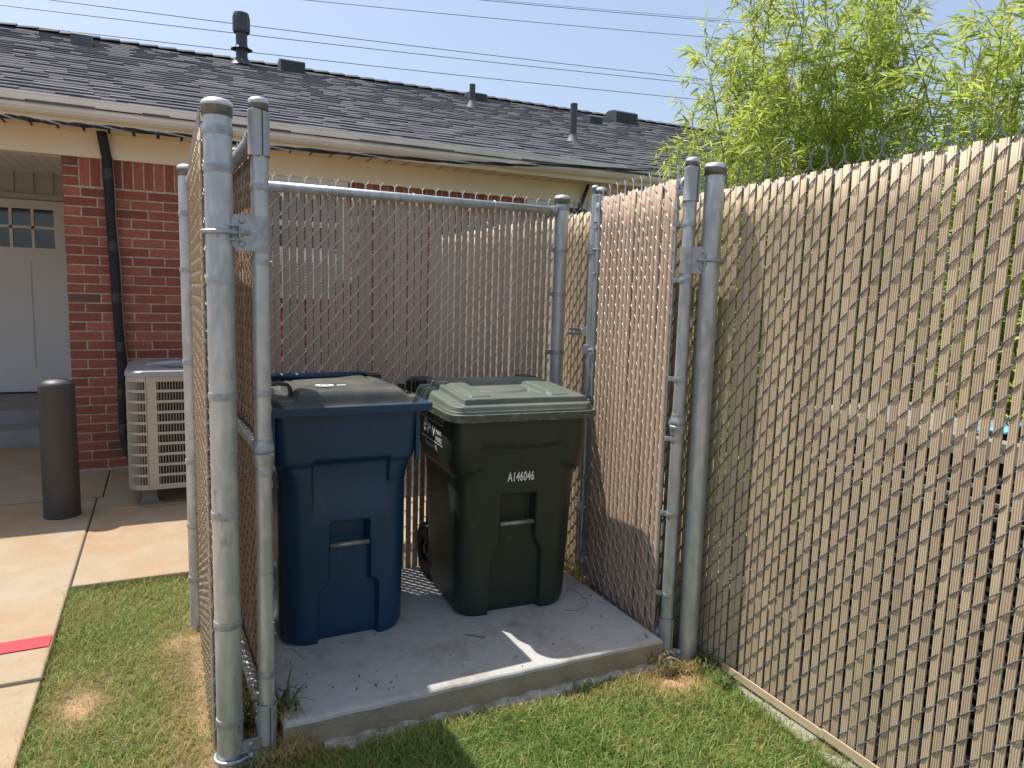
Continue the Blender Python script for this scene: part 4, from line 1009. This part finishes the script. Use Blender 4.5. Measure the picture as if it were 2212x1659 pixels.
# vertical louvre fins: inclined little blades between the bands, solid posts at the seams
def at(s): k = int(s*n) % n; return Vector((*outer[k], 0)), (Vector((*outer[(k+1) % n], 0))-Vector((*outer[k], 0))).normalized()
pl = sum((Vector(outer[(k+1) % n])-Vector(outer[k])).length for k in range(n))
solid = []
s = 0.; acc = 0.
pts_ = []; 
for k in range(n):
    a = Vector((*outer[k], 0)); c = Vector((*outer[(k+1) % n], 0)); L = (c-a).length; d = (c-a)/max(L, 1e-6)
    while s < acc+L:
        p = a+d*(s-acc); pts_.append((p, d, s)); s += .0165
    acc += L
front_len = CX1-CX0-2*R_
for (p, d, s_) in pts_:
    pr = Vector((-d.y, d.x, 0))
    on_front = s_ < front_len
    solidp = (on_front and (s_ < .055 or s_ > front_len-.055)) 
    for k in range(rows):
        z0 = zb+k*pitch+.0085; z1 = z0+pitch-.017
        if solidp: b.obox(p+pr*.001+Vector((0, 0, (z0+z1)/2)), (d, pr, Vector((0, 0, 1))), (.0085, .001, (z1-z0)/2))
        else:
            dd = (d*.28+pr*.96).normalized(); b.obox(p+dd*.006+Vector((0, 0, (z0+z1)/2)), (dd, Vector((-dd.y, dd.x, 0)), Vector((0, 0, 1))), (.0075, .0009, (z1-z0)/2+.001))
b.build('louver_casing', ACM, cu_)
b = MB(); strip(b, outer, .853, .875); b.build('top_band', ACM, cu_); b = MB(); strip(b, outer, .150, .1655+.002)
def fill(mb, P, z, up=True): 
    nn = len(P); mb.add([(x, y, z) for (x, y) in P], [tuple(range(nn)) if up else tuple(range(nn-1, -1, -1))])
fill(b, outer, .151, False); b.build('base_pan', ACM, cu_)
b = MB(); x = outer[int(n*.0)+4]; b.box((CX0+R_-.001, CY0-.0012, .155), (CX0+R_+.001, CY0-.0002, .87)); b.build('seam', COIL, cu_)
# top cover with round opening
b = MB(); o2 = rrect(CX0-.006, CY0-.006, CX1+.006, CY1+.006, R_+.006, .02); n2 = len(o2); cc = Vector(((CX0+CX1)/2, (CY0+CY1)/2, 0)); RI = .29
rings = []
for (f_, z, ins) in ((0, .868, 0), (0, .888, 0), (0, .900, .010), (0, .905, .03)):
    rings.append([(p[0]+(cc.x-p[0])*ins*1.5, p[1]+(cc.y-p[1])*ins*1.5, z) for p in o2])
for (rr, z) in ((RI+.02, .912), (RI, .908), (RI-.006, .895), (RI-.008, .80)):
    rings.append([(cc.x+(Vector((p[0], p[1], 0))-cc).normalized().x*rr, cc.y+(Vector((p[0], p[1], 0))-cc).normalized().y*rr, z) for p in o2])
V = sum(rings, []); F = [(k*n2+i, k*n2+(i+1) % n2, (k+1)*n2+(i+1) % n2, (k+1)*n2+i) for k in range(len(rings)-1) for i in range(n2)]
b.add(V, F); tp = b.build('top_cover', ACT, cu_, smooth=True); autosmooth(tp, 40)
b = MB()
for k in range(72):
    a = 2*math.pi*k/72; pts = [(cc.x+r*math.cos(a+tw), cc.y+r*math.sin(a+tw), z) for (r, tw, z) in ((RI, 0, .905), (RI*.7, .10, .918), (RI*.35, .26, .926), (.07, .5, .928))]; b.tube(pts, .0019, 4, caps=False)
for rr in (.10, .18, .25): b.tube([(cc.x+rr*math.cos(2*math.pi*k/40), cc.y+rr*math.sin(2*math.pi*k/40), .920) for k in range(41)], .002, 4, caps=False)
b.tube([(cc.x, cc.y, .915), (cc.x, cc.y, .930)], .075, 24); b.build('fan_grille', ACT, cu_)
b = MB(); fill(b, [(cc.x+.28*math.cos(2*math.pi*k/24), cc.y+.28*math.sin(2*math.pi*k/24)) for k in range(24)], .80)
for k in range(4):
    a = math.pi/2*k+.4; b.obox(cc+Vector((.15*math.cos(a), .15*math.sin(a), .85)), (Vector((math.cos(a), math.sin(a), 0)), Vector((-math.sin(a), math.cos(a), .4)).normalized(), Vector((0, 0, 1))), (.12, .06, .002))
b.build('fan', COIL, cu_)
for (fx, fy) in ((CX0+.115, CY0+.10), (CX1-.115, CY0+.1), (CX0+.115, CY1-.1), (CX1-.115, CY1-.1)):
    b = MB(); V = []
    for (hh, z) in ((.075, .046), (.075, .056), (.052, .062), (.040, .10), (.045, .151)): V += [(fx-hh, fy-hh*.8, z), (fx+hh, fy-hh*.8, z), (fx+hh, fy+hh*.8, z), (fx-hh, fy+hh*.8, z)]
    b.add(V, [(k*4+i, k*4+(i+1) % 4, k*4+4+(i+1) % 4, k*4+4+i) for k in range(4) for i in range(4)]); b.build('foot', mat('grey_riser', (.16, .155, .145, 1), .6), cu_)
rel(cu_)
# bollard
bo = thing('bollard', (-.582, 4.99, .03), 'dark charcoal plastic-sleeved bollard standing on the concrete by the door', 'bollard')
b = MB(); r = .096; b.tube([(-.582, 4.99, .028), (-.582, 4.99, .45), (-.582, 4.99, .815)], [r*1.03, r*1.01, r*.985], 40, caps=False); b.lathe([(r*.985, .815), (r*.99, .822), (r*.97, .835), (r*.85, .850), (r*.6, .862), (r*.3, .868), (.001, .870)], (-.582, 4.99, 0), 40); b.build('sleeve', BOLL, bo, smooth=True)
rel(bo)

# ---------------------------------------------------------------- cables
def proj_far(px, py, Yf):   # direction through the photograph's frame, used once to find where each wire runs
    d = _f+_r2*((px-1106)/1555.4)-_u2*((py-829.5)/1555.4); k = Yf/d.y; return Vector((d.x*k, d.y*k, CAMH+d.z*k))
for i, (p, q, Yf, rr, lab) in enumerate((((110, 0), (1460, 165), 17, .011, 'uppermost of the three lower overhead wires crossing above the roof'),
        ((0, 11), (1460, 176), 17, .011, 'middle overhead wire of the three crossing just above the roof'),
        ((0, 50), (1415, 206), 17, .011, 'lowest overhead wire, running closest above the roof ridge'),
        ((660, 0), (1600, 86), 24, .014, 'overhead wire entering at the top centre and passing behind the bamboo'),
        ((1040, 0), (1620, 50), 24, .015, 'highest thick overhead wire at the upper right, ending behind the bamboo'),
        ((1075, 0), (1640, 47), 24.3, .009, 'thin upper right wire running just above the thick one'))):
    a = proj_far(*p, Yf); c = proj_far(*q, Yf); d = c-a; a2 = a-d*.8; c2 = c+d*1.0; b = MB(); pts = []
    for k in range(41):
        f_ = k/40; P = a2.lerp(c2, f_); s_ = (P-a).dot(d)/d.length_squared; P.z += .10*d.length/14*(s_*(s_-1))*4*.35; pts.append(P)
    b.tube(pts, rr*.72, 5)
    tag(b.build('overhead_wire', CABLE, smooth=True), lab, 'wire', 'overhead wires')
anc = [(-3.2, 5.45, 2.335), (-.855, 5.45, 2.432), (-.40, 5.45, 2.425), (.225, 5.45, 2.420), (.70, 5.45, 2.410), (1.6, 5.45, 2.445), (2.8, 5.45, 2.515), (3.84, 5.45, 2.565), (6, 5.45, 2.70)]
anc = [proj_far(*p, 5.64) for p in ((0, 249), (60, 257), (140, 268), (215, 273), (300, 283), (420, 296), (580, 318), (700, 327), (860, 341), (1000, 351), (1100, 355), (1200, 357), (1380, 366))]
anc = [anc[0]+(anc[0]-anc[2])*4]+anc+[anc[-1]+(anc[-1]-anc[-3])*2]
sc_ = thing('service_cable', tuple(anc[5]), 'twisted black service cable strung in front of the cream fascia', 'cable')
def along(f_):
    k = f_*(len(anc)-1); i = min(int(k), len(anc)-2); return anc[i].lerp(anc[i+1], k-i)
for s_ in range(3):
    b = MB(); pts = []
    for k in range(260):
        f_ = k/259; P = along(f_); th = f_*60+s_*2.094; pts.append(P+Vector((0, .009*math.cos(th), .009*math.sin(th))))
    b.tube(pts, .0075 if s_ < 2 else .005, 6); b.build('strand', CABLE if s_ < 2 else GALVD, sc_, smooth=True)
rel(sc_)

# ---------------------------------------------------------------- beyond the fence: raised bed, tarp
rb = thing('raised_planter', (2.6, 1.1, 0), 'weathered planter box with dark slatted sides glimpsed behind the right fence', 'planter')
b = MB(); b.box((2.30, .1, .97), (2.9, 2.05, 1.03)); b.build('top_board', WOODG, rb)
b = MB(); b.box((2.33, .13, 0), (2.88, 2.02, .96)); b.build('box', COIL, rb)
b = MB(); z = .06
while z < .95: b.box((2.315, .13, z), (2.33, 2.02, z+.012)); z += .045
b.build('slat', WOODG, rb)
rel(rb)
b = MB(); V = []; 
for i in range(13):
    for j in range(7): V.append((2.36+.05*j, .96+.04*i, 1.034+.06*math.exp(-((i-6)/4)**2)*(1+.35*math.sin(i*1.9+j))+.012*math.sin(j*2.2)))
b.add(V, [(i*7+j, i*7+j+1, (i+1)*7+j+1, (i+1)*7+j) for i in range(12) for j in range(6)])
tp_ = b.build('folded_tarp', BLUET, smooth=True); tag(tp_, 'bright blue tarp heaped on the planter, seen between slats at far right', 'tarp')
md = tp_.modifiers.new('s', 'SOLIDIFY'); md.thickness = .006

# ---------------------------------------------------------------- vegetation
def blades(name, P, Hh, Wd, az, bend, tint, m, parent=None, segs=3, kind=None):
    """many curved blades: P (n,3) roots, Hh heights, Wd widths, az lean azimuth, bend how far the tip leans"""
    n = len(P); rows = segs+1
    t = np.linspace(0, 1, rows)
    dirx = np.cos(az); diry = np.sin(az)
    V = np.zeros((n, rows*2, 3)); 
    fa = az+rng.uniform(-1.2, 1.2, n)+np.pi/2; sx = np.cos(fa); sy = np.sin(fa)
    for k, tt in enumerate(t):
        off = bend*Hh*tt**1.7; h = Hh*tt*(1-.38*np.clip(bend, 0, 1.6)*tt)
        w_ = Wd*(1-tt**1.6)*.5+.0001
        cx = P[:, 0]+dirx*off; cy = P[:, 1]+diry*off; cz = P[:, 2]+h
        V[:, 2*k] = np.stack([cx-sx*w_, cy-sy*w_, cz], 1); V[:, 2*k+1] = np.stack([cx+sx*w_, cy+sy*w_, cz], 1)
    base = (np.arange(n)*rows*2)[:, None]
    F = np.concatenate([base+np.array([2*k, 2*k+1, 2*k+3, 2*k+2])[None] for k in range(segs)])
    return npmesh(name, V.reshape(-1, 3), F, m, parent, tint=np.repeat(tint, rows*2), smooth=True)
def fbm(x, y, s=1.0, seed=0):
    r_ = np.random.default_rng(seed); v = 0
    for o in range(5):
        a, b_, c, d = r_.uniform(-1, 1, 4); ph = r_.uniform(0, 6.28, 2); k = s*(1.7**o)
        v = v+(np.sin((a*x+b_*y)*k*3+ph[0])*np.cos((c*x+d*y)*k*3+ph[1]))/(1.35**o)
    return v/2.4
def lawn(n, x0, x1, y0, y1):
    x = rng.uniform(x0, x1, n); y = rng.uniform(y0, y1, n); return x, y
X1, Y1 = lawn(74000, .17, 1.87, 1.05, 2.15); X2, Y2 = lawn(36000, -.44, .13, 1.5, 3.78); X3, Y3 = lawn(9000, -.43, 1.87, .3, 1.1)
gx = np.concatenate([X1, X2, X3]); gy = np.concatenate([Y1, Y2, Y3])
# dryness: straw near the left post/fence and under the pad edge, bare soil by the right post
dry = np.zeros(len(gx))
dry += np.where(gx < .14, .95*np.exp(-((gx-.10)/.14)**2)*np.clip((3.4-gy)/.4, 0, 1)*(.75+.45*fbm(gx, gy, 2.2, 3)), 0)
dry += .9*np.exp(-((gx+.30)/.10)**2-((gy-2.70)/.16)**2)
dry += .8*np.exp(-((gy-2.12)/.05)**2)*(gx > .2)*(.5+.5*fbm(gx, gy, 3, 4))
dry += 1.1*np.exp(-((gx-1.74)/.20)**2-((gy-2.05)/.09)**2)
dry += .28*np.clip(fbm(gx, gy, 2.6, 5)+.15, 0, 1)+(gx < .14)*.16
keep = rng.uniform(0, 1, len(gx)) > np.clip(.85*bare(gx, gy), 0, .95)
keep &= ~((np.hypot(gx-.149, gy-2.197) < .038) | (np.hypot(gx-1.874, gy-2.16) < .037) | (gy > 2.146)*(gx > .28))
gx, gy, dry = gx[keep], gy[keep], np.clip(dry[keep], 0, 1.2); n = len(gx)
hh = (.022+.032*rng.random(n)**1.5)*(1-.45*np.clip(dry, 0, 1))*(1+.25*fbm(gx, gy, 4, 8)); tall = rng.random(n) < .03; hh[tall] *= rng.uniform(1.2, 1.7, tall.sum())
tint = np.clip(.76+.17*rng.normal(0, 1, n)-.72*dry+.12*fbm(gx, gy, 3, 9), 0, 1)
brn = rng.random(n) < .10; tint[brn] = rng.uniform(0, .3, brn.sum())
P = np.stack([gx, gy, lawn_h(gx, gy)-.003], 1)
g_ = blades('lawn_grass', P, hh, np.where(gx < .14, .0020, .0027)+.0024*rng.random(n)*(hh > .032), rng.uniform(0, 6.28, n), np.clip(rng.normal(.75, .35, n), 0, 1.7), tint, GRASS)
tag(g_, 'mown green lawn grass with dry straw patches around the fence posts', 'grass', kind='stuff')
# edge tufts of longer dry grass against pad, posts and curb
def tufts(name, spots, cnt, hrange, sp, tintr, label, m=GRASS, w_=.0022, bendm=.8):
    P = []; 
    for (x, y, z) in spots: P.append(np.stack([x+rng.normal(0, sp, cnt), y+rng.normal(0, sp, cnt), np.full(cnt, z)], 1))
    P = np.concatenate(P); n = len(P)
    o = blades(name, P, rng.uniform(*hrange, n), np.full(n, w_), rng.uniform(0, 6.28, n), np.clip(rng.normal(bendm, .4, n), 0, 1.9), rng.uniform(*tintr, n), m, segs=4)
    return tag(o, label, 'grass', kind='stuff')
tufts('dry_grass', [(.45+.06*k, 2.130, -.01) for k in range(9)], 50, (.015, .045), .014, (0, .3), 'short dry thatch along the foot of the pad face')
tufts('dry_grass', [(.33, 2.125, -.005), (.38, 2.125, -.005), (.43, 2.13, -.01)]+[(.22+.03*math.sin(k*2), 2.16+.07*k, .0) for k in range(12)]+[(.28, 2.12+.04*k, .02) for k in range(7)]+[(.33, 2.14, .05), (.36, 2.13, .03), (.31, 2.2, .10)], 85, (.02, .075), .026, (0, .3), 'tangled dry grass at the left corner of the pad and between post and gate')
tufts('dry_grass', [(1.55+.045*k, 2.125, 0) for k in range(6)]+[(1.80+.02*k, 2.09, 0) for k in range(5)]+[(1.80, 2.3+.1*k, 0) for k in range(8)], 60, (.02, .06), .025, (0, .3), 'dry brown grass around the foot of the right gate hinge')
tufts('dry_grass', [(1.74+.01*k, 2.75+.05*k, .02) for k in range(10)]+[(1.80, 3.0+.05*k, .0) for k in range(8)]+[(1.70, 3.18, .08)], 60, (.05, .16), .03, (0, .35), 'tall dry grass in the back right corner behind the green cart')
tufts('fence_grass', [(1.865+.01*math.sin(k*3), 2.02-.035*k, 0) for k in range(9)]+[(1.862+.012*math.sin(k*2.3), 1.70-.05*k, 0) for k in range(16)], 42, (.02, .06), .020, (.5, 1), 'green grass tuft along the curb at the foot of the right fence')
tufts('edge_grass', [(-.425+.006*math.sin(k*5), 1.9+.075*k, .0) for k in range(25)]+[(-.40+.05*k, 3.757, 0) for k in range(10)], 34, (.02, .055), .014, (.15, .9), 'grass growing over the edge of the left concrete path')
def weed(name, x, y, z, n, L, label, spread=.04, up=.7, tr=(0.3, 1)):
    mb = MB(); random.seed(int(x*1000+y*77))
    for i in range(n):
        a = random.uniform(0, 6.28); l = L*random.uniform(.5, 1.1); bx = x+random.gauss(0, spread*.4); by = y+random.gauss(0, spread*.4); w_ = random.uniform(.0025, .0045); tv = random.uniform(*tr)
        prev = None; V = []
        rise = l*up*random.uniform(.5, 1.1); reach = l*random.uniform(.4, .9)
        for k in range(8):
            t = k/7; px = bx+math.cos(a)*reach*t**1.2; py = by+math.sin(a)*reach*t**1.2; pz_2 = z+rise*(t*1.9-1.35*t*t); ww = w_*(1-t**2)+.0002
            V += [(px-math.sin(a)*ww, py+math.cos(a)*ww, pz_2+.0008), (px+math.sin(a)*ww, py-math.cos(a)*ww, pz_2)]
        mb.add(V, [(2*k, 2*k+1, 2*k+3, 2*k+2) for k in range(7)], tv)
    return tag(mb.build(name, WEEDM, smooth=True), label, 'weed')
weed('weed', .315, 2.235, .10, 30, .17, 'dark green arching weed between the left gate post and pad corner')
weed('weed', .205, 2.33, .02, 34, .22, 'dark weed clump between the thick left post and the gate', up=.9)
weed('weed', .055, 2.10, .0, 12, .07, 'small leafy green weed in straw left of the thick post', tr=(.5, 1))
weed('weed', 1.70, 2.12, .01, 14, .12, 'thin upright weed stalks by the right end of the pad face', up=1.2, tr=(0, .5))
weed('weed', 1.885, 2.09, .01, 34, .11, 'low leafy weed at the base of the right post', tr=(.3, 1))
weed('weed', 1.865, 1.93, .01, 30, .09, 'small broad weed against the bottom of the right fence slats', tr=(.5, 1))
weed('weed', 1.35, 2.10, .0, 9, .085, 'short bright green weed sprouting at the middle of the pad face', up=1.1, tr=(.6, 1))
# litter on the pad
mb = MB(); random.seed(9)
for i in range(0, 150, 3):
    x = random.uniform(.34, 1.72); y = random.uniform(2.17, 2.62); l = random.uniform(.0015, .006)
    if i > 90: x = random.gauss(1.60, .08); y = random.gauss(2.66, .12); l *= 1.4
    if i > 125: x = random.gauss(.62, .06); y = random.gauss(2.30, .04)
    a = random.uniform(0, 3.14); d = Vector((math.cos(a), math.sin(a), 0)); pr = Vector((-d.y, d.x, 0))
    mb.obox(Vector((x, y, pz+.0012)), (d, pr, Vector((0, 0, 1))), (l, l*.35, .0008))
tag(mb.build('dirt_specks', BARK), 'scattered dry leaf crumbs and dirt on the pad', 'debris', kind='stuff')
b = MB(); b.tube([(1.03, 2.475, .114), (1.045, 2.46, .116), (1.065, 2.445, .115), (1.085, 2.425, .116), (1.095, 2.42, .115)], .0018, 5)
for k in range(6): b.tube([(1.04+.009*k, 2.465-.007*k, .115), (1.045+.009*k+.004, 2.470-.007*k, .118)], .001, 4)
tag(b.build('twig', BARK), 'small brown twig lying on the pad between the two carts', 'twig')
def hair(pts, label):
    b = MB(); b.tube(pts, .0009, 4); tag(b.build('dry_stem', BARK, smooth=True), label, 'dry stem')
hair([(1.50, 2.52, .112), (1.56, 2.50, .113), (1.62, 2.52, .114), (1.65, 2.58, .113), (1.655, 2.66, .113), (1.64, 2.72, .112)], 'thin curved dry stem lying on the pad right of the green cart')
hair([(.345, 2.56, .112), (.36, 2.57, .14), (.385, 2.55, .15), (.42, 2.50, .125)], 'thin arched dry stem at the foot of the blue cart')

# bamboo
def bamboo(x, y, h, n_culm, seed, label, dens=1.0, spread=.28, leafL=.088):
    r_ = np.random.default_rng(seed)
    t = thing('bamboo', (x, y, 0), label, 'bamboo', 'bamboo clumps beyond the right fence')
    cb = MB(); LV = []; LT = []
    for c in range(n_culm):
        bx, by = x+r_.normal(0, spread), y+r_.normal(0, spread); H_ = h*r_.uniform(.72, 1.0); a = r_.uniform(0, 6.28); ln = r_.uniform(.08, .32)*H_*.55
        if bx < 2.3: bx = 2.3+abs(r_.normal(0, .1))
        pts = [Vector((bx+math.cos(a)*ln*(k/9)**2.2, by+math.sin(a)*ln*(k/9)**2.2, H_*(k/9)*(1-.06*(k/9)**3))) for k in range(10)]
        cb.tube(pts, [.008*(1-k/9*.8) for k in range(10)], 5)
        z = .15
        while z < H_*.99:
            f_ = z/H_; k = f_*9; i = min(int(k), 8); P = pts[i].lerp(pts[i+1], k-i)
            for q in range(r_.integers(2, 5)):
                ba = r_.uniform(0, 6.28); bl = r_.uniform(.14, .38)*(1.05-.45*f_); el = r_.uniform(.2, 1.1)
                bd_ = Vector((math.cos(ba)*math.cos(el), math.sin(ba)*math.cos(el), math.sin(el)))
                e = P+bd_*bl; mid = P.lerp(e, .5)+Vector((0, 0, .02)); cb.tube([P, mid, e-Vector((0, 0, .02*bl/.3))], [.002, .0015, .0008], 3, caps=False)
                nl = int(r_.integers(8, 16)*dens)
                for L_ in range(nl):
                    s_ = .25+.75*(L_+.5)/nl; Q = P.lerp(e, s_); az = ba+r_.normal(0, .95); le = r_.normal(.10, .50)
                    d = np.array([math.cos(az)*math.cos(le), math.sin(az)*math.cos(le), math.sin(le)]); LL = leafL*r_.uniform(.55, 1.2)
                    LV.append((Q.x, Q.y, Q.z, *d, LL)); LT.append(np.clip(.28+.22*r_.normal()+.24*f_, 0, 1))
            z += r_.uniform(.10, .17)
    cb.build('culm', CULM, t, smooth=True)
    A = np.array(LV); n = len(A); Q = A[:, :3]; d = A[:, 3:6]; L = A[:, 6:7]
    up = np.array([0, 0, 1.])+r_.normal(0, .5, (n, 3)); s_ = np.cross(d, up); s_ /= np.linalg.norm(s_, axis=1)[:, None]; u_ = np.cross(s_, d)
    w_ = L*.050+.0009; dr = np.array([0, 0, -1.])*L*.16
    V = np.stack([Q, Q+d*L*.30+s_*w_+dr*.1+u_*w_*.25, Q+d*L*.30+dr*.1-u_*w_*.15, Q+d*L*.30-s_*w_+dr*.1+u_*w_*.25, Q+d*L*.68+s_*w_*.7+dr*.5+u_*w_*.2, Q+d*L*.68+dr*.5, Q+d*L*.68-s_*w_*.7+dr*.5+u_*w_*.2, Q+d*L+dr], 1)
    base = (np.arange(n)*8)[:, None]
    F = np.concatenate([base+np.array(q)[None] for q in ((0, 1, 2, 2), (1, 4, 5, 2), (2, 5, 6, 3), (4, 7, 5, 5), (5, 7, 6, 6), (0, 2, 3, 3))])
    tri = F[:, 2] == F[:, 3]
    F3 = np.concatenate([F[tri][:, :3], F[~tri][:, [0, 1, 2]], F[~tri][:, [0, 2, 3]]])
    npmesh('foliage', V.reshape(-1, 3), F3, BAM, t, tint=np.repeat(np.array(LT), 8))
    rel(t); return t
BL = ['leftmost bamboo clump, its sprays hanging over the end of the roof', 'tall bamboo clump rising beside the roof end, second from the left', 'tallest bamboo clump at the left of centre, cut by the top of the photo', 'full bamboo clump in the middle with two crowns touching the top edge', 'dense bamboo clump right of the middle, just behind the fence', 'bamboo clump near the right edge with open sky above it', 'rightmost bamboo clump at the very edge of the photo', 'pale bamboo clump standing farther back on the right']
spots = [(3.85, 4.10, 2.60, 20, 1.3), (3.50, 3.55, 3.15, 24, 1.3), (3.35, 3.2, 3.60, 25, 1.3), (3.2, 2.65, 3.35, 27, 1.3), (3.3, 2.15, 2.95, 25, 1.3), (3.3, 1.65, 2.50, 20, 1.3), (3.2, 1.05, 2.15, 12, 1.1), (4.8, 2.8, 2.95, 16, 1.1)]
for i, (x, y, h, nc, dn) in enumerate(spots): bamboo(x, y, h, nc, 40+i, BL[i], dn)
